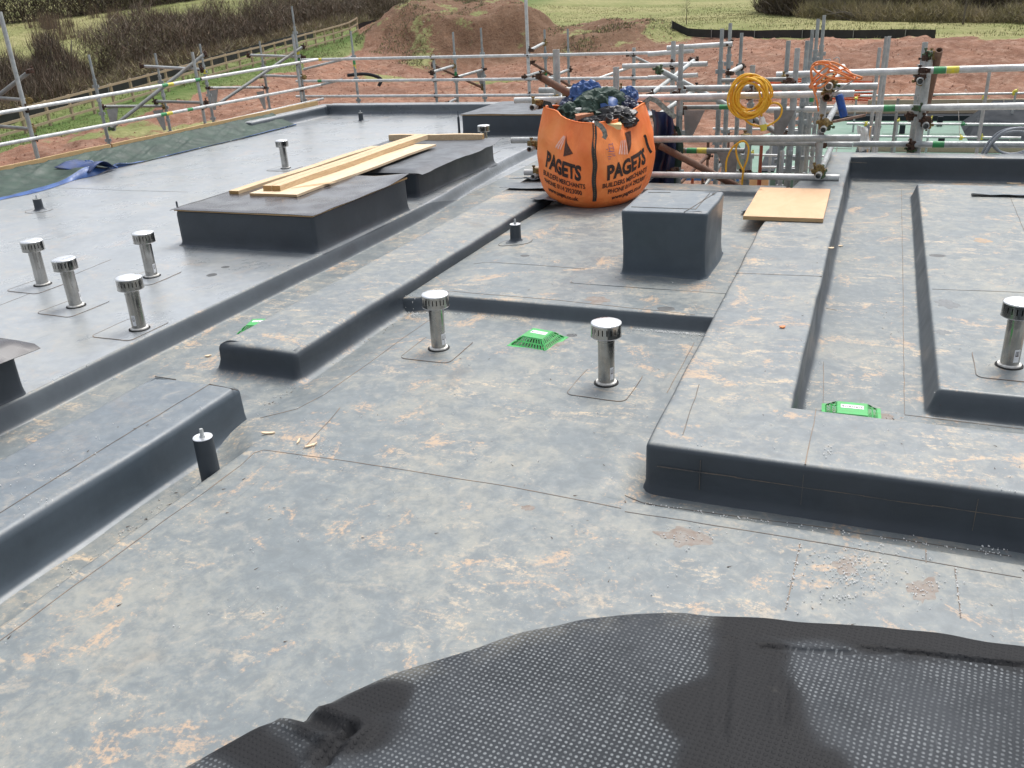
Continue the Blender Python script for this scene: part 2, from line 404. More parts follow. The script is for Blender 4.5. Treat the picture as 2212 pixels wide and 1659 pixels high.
def sheet(fn, nu, nv, thick=.004):
    """grid surface fn(a,b)->xyz with real thickness"""
    m = MB(); top = [[Vector(fn(i/nu, j/nv)) for j in range(nv+1)] for i in range(nu+1)]
    def nrm(i, j):
        a = top[min(i+1, nu)][j]-top[max(i-1, 0)][j]; b = top[i][min(j+1, nv)]-top[i][max(j-1, 0)]
        q = a.cross(b); return q.normalized() if q.length > 1e-9 else Vector((0, 0, 1))
    vs = [top[i][j] for i in range(nu+1) for j in range(nv+1)]
    vs += [top[i][j]-nrm(i, j)*thick for i in range(nu+1) for j in range(nv+1)]
    K = (nu+1)*(nv+1); ix = lambda i, j: i*(nv+1)+j; fs = []
    for i in range(nu):
        for j in range(nv):
            q = (ix(i, j), ix(i+1, j), ix(i+1, j+1), ix(i, j+1)); fs.append(q); fs.append(tuple(K+k for k in q[::-1]))
    for i in range(nu):
        for j in (0, nv):
            q = (ix(i, j), ix(i+1, j), K+ix(i+1, j), K+ix(i, j)); fs.append(q if j else q[::-1])
    for j in range(nv):
        for i in (0, nu):
            q = (ix(i, j), ix(i, j+1), K+ix(i, j+1), K+ix(i, j)); fs.append(q[::-1] if i else q)
    return m.add(vs, fs)

# ================================================================== GROUND
FA, FB = PD(0, 304, 54), PD(774, 75, 94)                      # line of the post and rail fence
def fpt(t): return FA+(FB-FA)*t
ctl = [(x, y, -3.2) for x in range(-48, 42, 14) for y in range(-34, 44, 13) if math.hypot(x, y) < 46]
for t in (-.6, -.3, 0, .25, .5, .75, 1.0): ctl.append(tuple(fpt(t)))
fd = (FB-FA)[:2]/np.linalg.norm((FB-FA)[:2]); fn_ = np.array([-fd[1], fd[0]])   # away from the building
for t in (0, .4, .8): q = fpt(t); ctl.append((q[0]-fn_[0]*12, q[1]-fn_[1]*12, min(-2.9, q[2])))
for u, v, D in ((30, 200, 75), (250, 120, 100), (100, 62, 125), (420, 35, 128), (0, 50, 140), (100, 15, 175), (400, -15, 190), (0, -70, 300), (800, -5, 150),
                (800, -60, 300), (1250, 45, 125), (1500, 32, 130), (1400, 0, 230), (1400, -60, 420), (1430, 78, 84), (1650, 82, 78), (1900, 84, 72), (2212, 86, 66),
                (1750, 38, 105), (2212, 48, 95), (2000, 45, 98), (1800, -20, 190), (2300, -30, 190), (2212, 192, 50), (1900, 188, 50), (1650, 172, 52), (2212, 94, 60),
                (1900, 97, 64), (1650, 103, 68), (1500, 114, 74), (940, 138, 82), (1150, 130, 80), (2600, 120, 60), (2600, 40, 110), (-400, 250, 90)):
    ctl.append(tuple(PD(u, v, D)))
for a in range(0, 360, 30):
    r_ = 900; ctl.append((r_*math.sin(math.radians(a)), r_*math.cos(math.radians(a)), 26 if math.cos(math.radians(a+20)) > .2 else 4))
for a in range(100, 300, 40): ctl.append((150*math.sin(math.radians(a)), 150*math.cos(math.radians(a)), -3.0))
ctl = np.array(ctl)
def _tps(r2): return np.where(r2 > 0, r2*np.log(np.maximum(r2, 1e-12))*.5, 0)
cs = ctl[:, :2]/100
K = _tps(((cs[:, None]-cs[None])**2).sum(-1))+np.eye(len(cs))*1e-4
Pm = np.hstack([np.ones((len(cs), 1)), cs]); A_ = np.block([[K, Pm], [Pm.T, np.zeros((3, 3))]])
wts = np.linalg.solve(A_, np.concatenate([ctl[:, 2], np.zeros(3)]))
def tz_base(x, y):
    q = np.stack([x, y], -1)/100; out = np.zeros(len(q))
    for i in range(0, len(q), 20000):
        k = q[i:i+20000]; out[i:i+20000] = _tps(((k[:, None]-cs[None])**2).sum(-1)) @ wts[:-3] + wts[-3]+k @ wts[-2:]
    return out
def mound(x, y, u, D, wx, wy, h, steep=.45, sk=0):
    c = PD(u, 100, D)[:2]; d = c/np.linalg.norm(c); e = np.array([d[1], -d[0]])
    a = ((x-c[0])*e[0]+(y-c[1])*e[1])/wx; b = ((x-c[0])*d[0]+(y-c[1])*d[1])/wy
    rr = np.sqrt(a*a+b*b)+fbm(x/5, y/5, 4, 5)*.24
    return h*(1-sst(steep, 1.0, rr))
def tz(x, y, detail=True):
    x = np.atleast_1d(np.asarray(x, float)); y = np.atleast_1d(np.asarray(y, float)); r = np.hypot(x, y)
    z = tz_base(x, y)
    z = np.where(r < 40, -3.2+(z+3.2)*sst(26, 40, r), z)
    z = z+np.maximum(mound(x, y, 995, 92, 10.8, 12, 3.15, .48), mound(x, y, 885, 90, 4.5, 8, 2.0, .25))
    z = z+mound(x, y, 1290, 86, 9.6, 9, 1.15, .5)
    if detail:
        amp = sst(16, 24, r)*(1-sst(120, 300, r))
        z = z+amp*(fbm(x/2.2, y/2.2, 5, 3)*.75+fbm(x/.7, y/.7, 3, 9)*.30)*np.where(soilmask(x, y) > .5, 1, .35)
        z = z+sst(60, 400, r)*fbm(x/60, y/60, 3, 11)*1.5
    return z
_sp = [fpt(-.8)[:2]-fn_*3.2, fpt(.5)[:2]-fn_*3.4, fpt(.86)[:2]-fn_*3.0, PD(775, 100, 92)[:2], PD(800, 60, 101)[:2], PD(1000, 20, 104)[:2], PD(1150, 60, 101)[:2], PD(1290, 60, 97)[:2], PD(1430, 76, 86)[:2],
       PD(1650, 80, 77)[:2], PD(1900, 82, 71)[:2], PD(2212, 84, 64)[:2], PD(2700, 60, 62)[:2], np.array([70, -40]), np.array([-20, -60]), np.array([-90, -30])]
_sp = np.array(_sp)
def soilmask(x, y):
    w = 1.6; x = x+fbm(x/4, y/4, 3, 21)*2*w; y = y+fbm(x/4, y/4, 3, 22)*2*w
    ins = np.zeros(len(x), bool); dm = np.full(len(x), 1e9)
    for i in range(len(_sp)):
        a, b = _sp[i], _sp[(i+1) % len(_sp)]
        c = ((a[1] > y) != (b[1] > y)) & (x < (b[0]-a[0])*(y-a[1])/(b[1]-a[1]+1e-12)+a[0]); ins ^= c
        t = np.clip(((x-a[0])*(b[0]-a[0])+(y-a[1])*(b[1]-a[1]))/((b-a)**2).sum(), 0, 1)
        dm = np.minimum(dm, np.hypot(x-a[0]-t*(b[0]-a[0]), y-a[1]-t*(b[1]-a[1])))
    return np.clip(.5+np.where(ins, dm, -dm)/1.2, 0, 1)
rad = np.concatenate([[6.0], np.geomspace(9, 26, 20), np.geomspace(26.3, 150, 330)[0:], np.geomspace(155, 3500, 46)])
a0, a1 = math.radians(-66), math.radians(24)
ang = np.concatenate([np.linspace(a0, a1, 720), np.linspace(a1, a0+2*math.pi, 90)[1:-1]])
RR, AA = np.meshgrid(rad, ang, indexing='ij'); gx = (RR*np.sin(AA)).ravel(); gy = (RR*np.cos(AA)).ravel()
gz = tz(gx, gy); nr, na = len(rad), len(ang)
me = bpy.data.meshes.new('ground')
idx = np.arange(nr*na).reshape(nr, na); i0 = idx[:-1]; i1 = idx[1:]
q = np.stack([i0, np.roll(i0, -1, 1), np.roll(i1, -1, 1), i1], -1).reshape(-1, 4)[:, ::-1]
vs = np.stack([gx, gy, gz], -1)
me.from_pydata(vs.tolist(), [], q.tolist()); me.materials.append(MATS['ground'])
me.polygons.foreach_set('use_smooth', [True]*len(me.polygons))
sm = soilmask(gx, gy)
m1 = mound(gx, gy, 985, 90, 11.5, 14, 1, .2)+mound(gx, gy, 1285, 85, 12, 11, 1, .2)
patch = np.clip(.42+fbm(gx/1.6, gy/1.6, 4, 31)*2.6, 0, 1)
grs = np.clip(1-sm+np.where(m1 > .05, patch*.54*np.clip(m1*2, 0, 1), 0), 0, 1)
grs = np.maximum(grs, sst(.55, .8, fbm(gx/9, gy/9, 3, 41)+.5)*.75*(gx < -12)*(np.hypot(gx, gy) > 40)*sst(0, 1, sm))
dfl = ((gx-FA[0])*fn_[0]+(gy-FA[1])*fn_[1])
lush = np.clip(1-np.abs(dfl+.5)/6.5, 0, 1)*1.0
lush = np.maximum(lush, np.clip(m1, 0, 1)*.35)
for nm, ar in (('grass', grs), ('lush', lush), ('aged', np.clip(m1*1.6, 0, 1))):
    at = me.attributes.new(nm, 'FLOAT', 'POINT'); at.data.foreach_set('value', ar.astype(np.float32))
g_ = bpy.data.objects.new('ground', me); COL.objects.link(g_); tag(g_, 'reddish bare site soil running out into pale green rough pasture', kind='structure')

# ================================================================== ROOF
def zroof(x, y):
    x = np.asarray(x, float); y = np.asarray(y, float)
    # between left platform and centre
    z = np.full(np.broadcast(x, y).shape, -.05)
    xe = -.28*sst(8.8, 13.5, y)+.02*(fbm(y*.8, y*0+2, 2, 63))
    z = z+.15*(1-sst(-5.11, -5.02, x-xe))                                     # left platform, rolled edge
    cen = sst(-3.62, -3.18, x)*.05                                           # centre floor falls a little to the upstands
    frontedge = np.where(x > -3.188, 1.0, 0.0)
    ffl = -.055+.105*sst(-3.305, -3.262, x)
    front = cen+(ffl-cen)*(1-sst(3.36, 3.72, y+np.clip(x+3.26, -.3, 0)*.9))
    corner = sst(3.40, 3.66, y)*sst(-3.45, -3.2, x)*.05
    z = z+front*sst(-4.35, -4.15, x)
    gut = sst(-1.15, -.88, x)*(sst(3.715, 3.78, y))*(1-sst(4.3, 4.5, y))     # gutter before the right parapet
    z = z-.065*gut*np.where(x > -3, 1, 0)
    deck = sst(6.195, 6.262, y)*sst(-3.78, -3.6, x)*(1-sst(-.72, -.55, x))
    z = z+.12*deck*np.where(x > -5, 1, 0)
    back = sst(10.42, 10.50, y)*sst(-3.7, -3.5, x)*(1-sst(-.95, -.9, x))
    z = z+.07*back
    rec = sst(-.6, -.55, x)*sst(4.25, 4.3, y); z = z*(1-rec)+(-.085)*rec
    rp = sst(.435, .515, x)*sst(5.34, 5.42, y)*(1-sst(11.70, 11.76, y)); z = z+.165*rp
    z = z+(fbm(x*.9, y*.9, 3, 61)*.016+fbm(x*2.8, y*2.8, 2, 62)*.004)
    return z
def lines(a, b, fine, step=.085, fs=.012, w=.15):
    out = [a]; p = a
    while p < b:
        near = any(f-w < p < f+w for f in fine); p += fs if near else step; out.append(p)
    return np.array(out)
xs = lines(-12.3, 2.6, (-5.09, -5.3, -3.28, -3.65, .475, -1.0)); ys = lines(-1.0, 18.6, (3.74, 6.19, 10.46, 5.38, 11.73), .10)
X, Y = np.meshgrid(xs, ys, indexing='ij'); Z = zroof(X, Y)
xc = (X[:-1, :-1]+X[1:, 1:])/2; yc = (Y[:-1, :-1]+Y[1:, 1:])/2
keep = ~((xc > -2.6) & (xc < -.62) & (yc > 10.85)) & ~((xc > -2.6) & (yc > 13.1)) & ~((xc > -4.5) & (xc < -.62) & (yc > 12.25))
ix = np.arange(X.size).reshape(X.shape)
q = np.stack([ix[:-1, :-1], ix[1:, :-1], ix[1:, 1:], ix[:-1, 1:]], -1)[keep]
lm = (xc[keep] < -5.12).astype(int)
me = bpy.data.meshes.new('roof_membrane'); me.from_pydata(np.stack([X.ravel(), Y.ravel(), Z.ravel()], -1).tolist(), [], q.tolist())
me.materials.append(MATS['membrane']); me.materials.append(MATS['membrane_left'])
me.polygons.foreach_set('material_index', lm.tolist()); me.polygons.foreach_set('use_smooth', [True]*len(me.polygons))
roof = bpy.data.objects.new('roof_membrane', me); COL.objects.link(roof)
tag(roof, 'grey membrane flat roof stepped in low platforms and gutters', kind='structure')

# building under the roof: walls standing on the ground
def wall_box(name, x0, x1, y0, y1, z0, z1, mat, label):
    m = MB().box(((x0+x1)/2, (y0+y1)/2, (z0+z1)/2), (x1-x0, y1-y0, z1-z0)); o = m.build(name, mat); return tag(o, label, 'wall')
wall_box('building_wall', -12.2, -4.6, -.9, 18.5, -3.4, -.16, 'mortar', 'pale wall core of the building below the left roof platform')
wall_box('building_wall', -4.59, -2.78, -.9, 12.2, -3.4, -.16, 'mortar', 'pale wall core of the building below the end of the long kerb')
wall_box('building_wall', -2.77, -.95, -.9, 10.8, -3.4, -.16, 'mortar', 'pale wall core of the building below the raised middle deck')
wall_box('building_wall', -.94, 2.5, -.9, 13.05, -3.4, -.16, 'mortar', 'pale wall core of the building below the right parapet')
bw = thing('block_wall', 'grey concrete block wall dropping below the roof edge beside the orange bag', 'wall', (-2.65, 10.9, 0))
MB().box((-2.665, 11.6, -1.7), (.20, 1.3, 3.3)).build('mortar_bed', 'mortar', bw)
blk = None
for r in range(12):
    for c in range(14):
        y = 10.9+.225+c*.45+(.225 if r % 2 else 0); z = -.02-.1075-r*.225
        if y > 12.1: continue
        if blk is None:
            blk = MB().box((-.0, 0, 0), (.03, .44, .215)).build('block', 'block_grey', None, local=True)
        o = blk if (r == 0 and c == 0) else blk.copy()
        if o is not blk: COL.objects.link(o)
        o.parent = bw; o.location = (-2.556+2.65+random.uniform(-.002, .002), y-10.9, z)

# ---- membrane covered upstands: swept ring profile round a footprint
def resample(poly, step=.10, rc=.035):
    pts = []; n = len(poly)
    for i in range(n):
        a, b, c = [np.array(poly[(i+k-1) % n], float) for k in range(3)]
        d1 = (b-a)/np.linalg.norm(b-a); d2 = (c-b)/np.linalg.norm(c-b)
        n1 = np.array([d1[1], -d1[0]]); n2 = np.array([d2[1], -d2[0]])
        convex = d1[0]*d2[1]-d1[1]*d2[0] > 0
        m_ = (n1+n2)/(1+n1 @ n2)
        if convex:
            ctr = b-m_*rc
            for k in range(4):
                t = k/3; nn = n1*(1-t)+n2*t; nn /= np.linalg.norm(nn); pts.append((ctr+nn*rc, nn, b, m_))
        else: pts.append((b, m_, b, m_))
        L = np.linalg.norm(c-b); k = int(L/step)
        for j in range(1, k):
            t = j/k
            if t*L < .16 or (1-t)*L < .16: continue
            pts.append((b+(c-b)*t, n2, None, None))
    return pts
def upstand(name, poly, z0, z1, mat='membrane', r=.045, cove=.11, wob=.006, label=None, cat='upstand', parent=None, kind=None, lean=0.0, zslope=None, seed=0, topmat=None):
    pts = resample(poly); n = len(pts)
    prof = [(cove, z0-.004), (cove*.82, z0+.005), (cove*.5, z0+.010), (cove*.26, z0+.026), (cove*.1, z0+.055), (.0, z0+.095 if z1-z0 > .16 else z0+(z1-z0)*.5)]
    zt = z1-r
    k = 3 if z1-z0 > .3 else 1
    for i in range(k): t = (i+1)/(k+1); prof.append((0, prof[5][1]*(1-t)+zt*t)) if zt > prof[5][1] else None
    prof = [p for p in prof if p[1] < zt]+[(0, zt)]
    for a in (22, 45, 68, 90): prof.append((-r*(1-math.cos(math.radians(a))), zt+r*math.sin(math.radians(a))))
    prof += [(-r-.03, z1), (-r-.07, z1)]
    m = MB(); vs = []
    for d, z in prof:
        for p, nn, cb, cm in pts:
            hz = (z-z0)/(z1-z0)
            w = wob*2*float(vn(p[0]*2.6+z*3, p[1]*2.6, 70+seed)-.5)*(1 if 0 < hz < 1 else .4)
            if z <= z0+.03: w *= 1.6
            dd = d+w-lean*max(0, hz)
            x, y = p[0]+nn[0]*dd, p[1]+nn[1]*dd
            if cb is not None and d < -.030: x, y = cb[0]+cm[0]*dd, cb[1]+cm[1]*dd
            zz = z+(wob*.8*float(vn(p[0]*1.9, p[1]*1.9, 80+seed)-.5) if .3 < hz < .97 else 0)
            if zslope: zz += zslope(x, y)*max(0, hz)
            vs.append((x, y, zz))
    fs = []
    for i in range(len(prof)-1):
        fs += [(i*n+k, i*n+(k+1) % n, (i+1)*n+(k+1) % n, (i+1)*n+k) for k in range(n)]
    m.add(vs, fs); m.cur = 1 if topmat else 0; m.f.append(tuple(range((len(prof)-1)*n, len(prof)*n))); m.mi.append(m.cur)
    o = m.build(name, [mat]+([topmat] if topmat else []), parent, smooth=True)
    bm = bmesh.new(); bm.from_mesh(o.data); bmesh.ops.remove_doubles(bm, verts=bm.verts, dist=2e-4)
    bmesh.ops.triangulate(bm, faces=[f for f in bm.faces if len(f.verts) > 4]); bm.to_mesh(o.data); bm.free()
    o.data.polygons.foreach_set('use_smooth', [True]*len(o.data.polygons))
    if parent is None: tag(o, label, cat, None, kind)
    return o
rect = lambda x0, x1, y0, y1: [(x0, y0), (x1, y0), (x1, y1), (x0, y1)]
def seam(pts, parent=None, z=None, mat='seam_dark', w=.0042, lift=.002, name='lap_seam'):
    """thin raised lap edge following the surface"""
    P_ = []
    for a, b in zip(pts[:-1], pts[1:]):
        L = math.dist(a, b); k = max(1, int(L/.09))
        P_ += [(a[0]+(b[0]-a[0])*i/k, a[1]+(b[1]-a[1])*i/k) for i in range(k)]
    P_.append(tuple(pts[-1])); m = MB(); vs = []
    for i, p in enumerate(P_):
        a = P_[max(i-1, 0)]; b = P_[min(i+1, len(P_)-1)]; d = np.array([b[0]-a[0], b[1]-a[1]]); d /= np.linalg.norm(d)+1e-9; nn = np.array([-d[1], d[0]])
        jit = (float(vn(p[0]*7, p[1]*7, 90))-.5)*.008; ww = w*(.6+.8*float(vn(p[0]*11, p[1]*11, 91)))
        zz = (float(zroof(p[0], p[1])) if z is None else z)
        for sgn in (-1, 1):
            for h in (-.004, lift): vs.append((p[0]+nn[0]*(jit+sgn*ww/2), p[1]+nn[1]*(jit+sgn*ww/2), zz+h))
    fs = []
    for i in range(len(P_)-1):
        a, b = i*4, i*4+4; fs += [(a, a+1, b+1, b), (a+1, a+3, b+3, b+1), (a+3, a+2, b+2, b+3)]
    m.add(vs, fs); return m.build(name, mat, parent or roof)
def pseam(pix, z=0.0, **k):
    return seam([tuple(P(u, v, z)[:2]) for u, v in pix], z=None if 'surf' not in k else k.pop('surf'), **k)

# right parapet (L shaped), far parapet, ridges
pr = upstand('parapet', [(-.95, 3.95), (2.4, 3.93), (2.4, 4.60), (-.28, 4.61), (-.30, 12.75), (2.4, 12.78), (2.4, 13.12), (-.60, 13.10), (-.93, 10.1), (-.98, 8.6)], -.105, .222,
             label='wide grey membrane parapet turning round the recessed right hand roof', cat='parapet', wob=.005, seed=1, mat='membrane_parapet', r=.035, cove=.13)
upd = dict(surf=.2225)
def topseam(pix, z, parent, mat='seam_dark', **k): return seam([tuple(P(u, v, z)[:2]) for u, v in pix], parent=parent, z=z, mat=mat, **k)
topseam([(1590, 590), (1775, 597)], .222, pr); topseam([(1511, 830), (1474, 940)], .222, pr); topseam([(1764, 884), (1739, 1003)], .222, pr, 'seam_clay')
for x_ in (-.66, -.16, .60, 1.1): MB().box((x_, 3.949, .085), (.0025, .013, .17)).build('weld_line', 'seam_dark', pr)
m_ = MB()
for k_ in range(28): m_.box((-.88+k_*.10+.05, 3.948, .10+.006*(float(vn(k_*.7, 1, 97))-.5)), (.104, .012, .0025))
m_.build('weld_line', 'seam_dark', pr)
topseam([(1836, 350), (1872, 352)], .222, pr)
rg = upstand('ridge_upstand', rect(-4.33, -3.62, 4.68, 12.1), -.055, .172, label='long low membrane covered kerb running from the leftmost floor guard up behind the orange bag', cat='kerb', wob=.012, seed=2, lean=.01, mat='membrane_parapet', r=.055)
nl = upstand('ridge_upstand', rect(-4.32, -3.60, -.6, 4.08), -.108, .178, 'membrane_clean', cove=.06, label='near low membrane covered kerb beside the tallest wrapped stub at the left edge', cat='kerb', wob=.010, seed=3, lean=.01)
topseam([(454, 829), (225, 968), (0, 1108)], .178, nl, w=.006); topseam([(335, 813), (380, 820)], .178, nl); topseam([(453, 830), (514, 842)], .178, nl)
# far left parapet
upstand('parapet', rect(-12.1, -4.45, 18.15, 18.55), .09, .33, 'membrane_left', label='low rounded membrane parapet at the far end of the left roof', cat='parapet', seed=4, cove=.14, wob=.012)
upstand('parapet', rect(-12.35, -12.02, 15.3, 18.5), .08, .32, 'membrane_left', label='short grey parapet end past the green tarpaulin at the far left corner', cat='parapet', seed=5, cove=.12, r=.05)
# cube
cube = thing('service_box', 'grey membrane wrapped cube standing on the raised deck in front of the bag', 'roof box', (-1.6, 7.57, .12))
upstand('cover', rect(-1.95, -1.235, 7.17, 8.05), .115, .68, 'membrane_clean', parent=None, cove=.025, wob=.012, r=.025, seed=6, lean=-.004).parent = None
cv = bpy.data.objects['cover']
for k in ('label', 'category', 'kind'):
    if k in cv.keys(): del cv[k]
for v_ in cv.data.vertices: v_.co -= Vector((-1.6, 7.57, .12))
cv.parent = cube
for pl in ([(-1.95+.05, 7.30), (-1.35, 7.30), (-1.35, 7.95)], [(-1.42, 7.18), (-1.30, 7.98)], [(-1.90, 7.9), (-1.7, 7.93)]): seam(pl, parent=cube, z=.5603 if False else .682, w=.006)
for o in bpy.data.objects:
    if o.parent == cube and o.name.startswith('lap_seam'):
        for v_ in o.data.vertices: v_.co -= Vector((0, 0, 0))
# flat patch round the cube
def patch(cx, cy, w, d, parent=None, z=None, rc=.05, sides=(1, 1, 1, 1), name='flashing_patch', th=.003, mat='membrane', rz=0):
    """thin welded membrane patch with round corners and a dirty lap edge"""
    pts = []
    for k, (sx, sy) in enumerate(((1, -1), (1, 1), (-1, 1), (-1, -1))):
        a0_ = -90+90*k
        for j in range(5):
            a = math.radians(a0_+j*22.5); pts.append((sx*(w/2-rc)+rc*math.cos(a), sy*(d/2-rc)+rc*math.sin(a)))
    cr, sr = math.cos(rz), math.sin(rz)
    pts = [(p[0]*cr-p[1]*sr+cx, p[0]*sr+p[1]*cr+cy) for p in pts]; n = len(pts)
    zf = (lambda x, y: float(zroof(x, y))) if z is None else (lambda x, y: z)
    m = MB(); zc = max(zf(*p) for p in pts+[(cx, cy)])
    lo = [(p[0], p[1], zf(*p)-.006) for p in pts]; hi = [(p[0], p[1], zf(*p)+th) for p in pts]
    inn = [(cx+(p[0]-cx)*.55, cy+(p[1]-cy)*.55, max(zf(cx+(p[0]-cx)*.55, cy+(p[1]-cy)*.55)+th, zf(*p)+th*.6)) for p in pts]
    m.add(lo+hi+inn, [(k, (k+1) % n, n+(k+1) % n, n+k) for k in range(n)]+[(n+k, n+(k+1) % n, 2*n+(k+1) % n, 2*n+k) for k in range(n)]+[tuple(range(2*n, 3*n))])
    o = m.build(name, mat, parent)
    return o, pts
_, pp = patch(-1.6, 7.50, 1.42, 1.35, None, name='membrane_patch'); _.parent = roof
seam([pp[19], pp[15]] if False else [(-2.31, 6.83), (-.93, 6.83)]); seam([(-2.31, 6.84), (-2.31, 7.2)], mat='seam_clay'); seam([(-1.95, 7.06), (-1.24, 7.04)], w=.005)

for pix, z, mt in (([(0, 1386), (200, 1237), (440, 1064), (520, 1005), (548, 978), (570, 971), (800, 1003), (1100, 1051), (1342, 1098)], 0, 'seam_clay'), ([(1350, 1105), (1700, 1160), (2207, 1248)], 0, 'seam_dark'), ([(1023, 565), (1328, 584)], .12, 'seam_dark'),
                   ([(1948, 403), (1952, 640), (1956, 883)], -.05, 'seam_clay'), ([(1956, 884), (2212, 915)], -.05, 'seam_clay'), ([(2014, 624), (2212, 631)], .08, 'seam_dark'),
                   ([(1729, 1173), (1699, 1318)], 0, 'seam_clay'), ([(2063, 1228), (2076, 1336)], 0, 'seam_clay'), ([(1350, 1077), (1760, 1133), (2186, 1196)], -.05, 'seam_dark'),
                   ([(120, 406), (406, 415)], .1, 'seam_dark'), ([(240, 560), (0, 660)], .1, 'seam_clay'), ([(860, 1), (861, 2)], 0, None),
                   ([(735, 880), (655, 970)], 0, 'seam_clay'), ([(940, 656), (1205, 678), (1500, 712)], 0, 'seam_clay'), ([(960, 668), (700, 850), (640, 880), (560, 890)], 0, 'seam_clay'),
                   ([(1780, 770), (1780, 880)], -.05, 'seam_clay'), ([(1775, 655), (1808, 661)], -.05, 'seam_dark'),
                   ([(1440, 850), (1500, 740)], 0, 'seam_clay'), ([(1100, 470), (780, 690)], 0, None), ([(690, 660), (470, 770)], -.05, 'seam_clay'), ([(880, 560), (690, 655)], -.05, 'seam_clay'),
                   ([(420, 705), (0, 890)], .1, None), ([(700, 500), (640, 530)], .1, None), ([(2180, 420), (2212, 500)], .08, 'seam_dark'), ([(2000, 1188), (2000, 1215)], 0, 'seam_clay')):
    if mt: pseam(pix, z, mat=mt)

# ---- skylight kerbs with loose sheet lids
def skylight(label, x0, x1, y0, y1, z0, z1, sheetmat, over=(.05, .05, .05, .05), curl=.02, seed=0, board=True, loc=None, corner_flop=None, cv=.06):
    t = thing('skylight_kerb', label, 'roof kerb', ((x0+x1)/2, (y0+y1)/2, z0), 'sheeted skylight kerbs on the left roof')
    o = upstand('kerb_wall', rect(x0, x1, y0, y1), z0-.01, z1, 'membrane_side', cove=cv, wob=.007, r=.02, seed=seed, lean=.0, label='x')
    for k in list(o.keys()): del o[k]
    for v_ in o.data.vertices: v_.co -= Vector(ORG[t.name])
    o.parent = t
    if board: MB().box(((x0+x1)/2, (y0+y1)/2, z1+.010), (x1-x0+.02, y1-y0+.02, .018)).build('lid_board', 'ply_edge', t)
    a, b, c, d = over; X0, X1, Y0, Y1 = x0-a, x1+b, y0-c, y1+d
    def f(s, r_):
        x = X0+(X1-X0)*s; y = Y0+(Y1-Y0)*r_
        ex = max(0, x-x1, x0-x); ey = max(0, y-y1, y0-y); e = max(ex, ey)
        z = z1+.026+.010*float(vn(x*3.1, y*3.1, 100+seed)-.3)
        wv = float(vn(x*3.7, y*3.7, 110+seed))
        z += -e*curl*(.35+1.2*wv)+.02*max(0, wv-.55)*(1 if e > .01 else .3)
        if corner_flop:
            for (cx, cy, rr, hh) in corner_flop:
                q = math.hypot(x-cx, y-cy)
                if q < rr: z += hh*(1-q/rr)**1.3*(1 if ex+ey < .03 or hh > 0 else .4)
        return (x, y, z)
    nu = max(10, int((X1-X0)/.045)); nv = max(10, int((Y1-Y0)/.045))
    sheet(f, nu, nv, .004).build('lid_sheet', sheetmat, t, smooth=True, angle=50)
    return t
skylight('nearest sheeted skylight kerb, cut off by the left frame edge', -6.9, -5.12, 1.8, 3.72, .10, .455, 'lid_sheet', (.05, .14, .05, .09), .45, 11, cv=.015)
skylight('dark topped skylight kerb carrying the near ends of the timbers', -6.88, -5.15, 7.27, 9.25, .10, .47, 'lid_sheet', (.05, .03, .03, .17), .35, 12, corner_flop=[(-5.10, 9.35, .5, .05)])
skylight('middle skylight kerb under the far ends of the timbers, with curled wavy sheet', -7.02, -5.38, 9.95, 12.45, .10, .43, 'lid_sheet_light', (.08, .13, .10, .12), .35, 13, False, corner_flop=[(-5.25, 12.5, .45, .03)])
skylight('farthest skylight kerb, low and wide against the end parapet', -7.18, -5.30, 15.2, 17.2, .10, .455, 'lid_sheet_light', (.03, .03, .02, .03), .3, 14)
# timbers
def timber(label, a, b, w, h, name='timber', mat='pine', grp='loose timbers on the skylights'):
    o = MB(); a = Vector(a); b = Vector(b); d = b-a; L = d.length; d.normalize(); sx = d.cross(Vector((0, 0, 1))).normalized(); uz = sx.cross(d)
    vs = []; k = 8
    for i in range(k+1):
        c = a+d*(L*i/k)+uz*(.004*math.sin(i*1.3))
        for i2, j2 in ((-1, -1), (1, -1), (1, 1), (-1, 1)): vs.append(c+sx*(w/2*i2)+uz*(h/2*j2))
    fs = []
    for i in range(k):
        p, q_ = 4*i, 4*i+4; fs += [(p, q_, q_+1, p+1), (p+1, q_+1, q_+2, p+2), (p+2, q_+2, q_+3, p+3), (p+3, q_+3, q_, p)]
    o.add(vs, fs); o.cur = 1; o.add(vs[:4], [(0, 1, 2, 3)]); o.add(vs[-4:], [(3, 2, 1, 0)])
    return tag(o.build(name, [mat, 'pine_end' if mat == 'pine' else 'ply_edge']), label, 'timber', grp)
timber('wide pale plywood strip with a torn dark patch lying under the double timbers', (-6.13, 7.98, .512), (-6.20, 11.55, .50), .62, .028, 'plywood_strip', 'plywood', None)
timber('right hand one of the two thick timbers lying side by side', (-6.02-.16, 8.12, .556), (-6.17-.12, 11.98, .55), .108, .062)
timber('left hand one of the two thick timbers lying side by side', (-6.135-.16, 8.11, .556), (-6.285-.12, 11.99, .55), .108, .062)
timber('thinner flat board left of the thick timbers, reaching least far', (-6.70, 8.03, .515), (-6.74, 11.3, .505), .13, .036)
timber('short square timber lying crosswise beside the far vent', (-7.02, 12.22, .50), (-5.50, 12.36, .50), .095, .085)
m_ = MB(); pts = []
for i in range(15):
    t_ = i/14; pts.append((-6.10+.34*t_-.17*0, 8.28+.42*t_))
vs = []
for i, p in enumerate(pts):
    ww = .035*math.sin(math.pi*(i+.3)/14.6)+.012*float(vn(i*1.7, 3, 5)); vs += [(p[0]-ww, p[1]+ww, .5285), (p[0]+ww, p[1]-ww, .5285)]
MB().add(vs, [(2*i, 2*i+1, 2*i+3, 2*i+2) for i in range(14)]).build('torn_patch', 'ply_edge', bpy.data.objects['plywood_strip'])
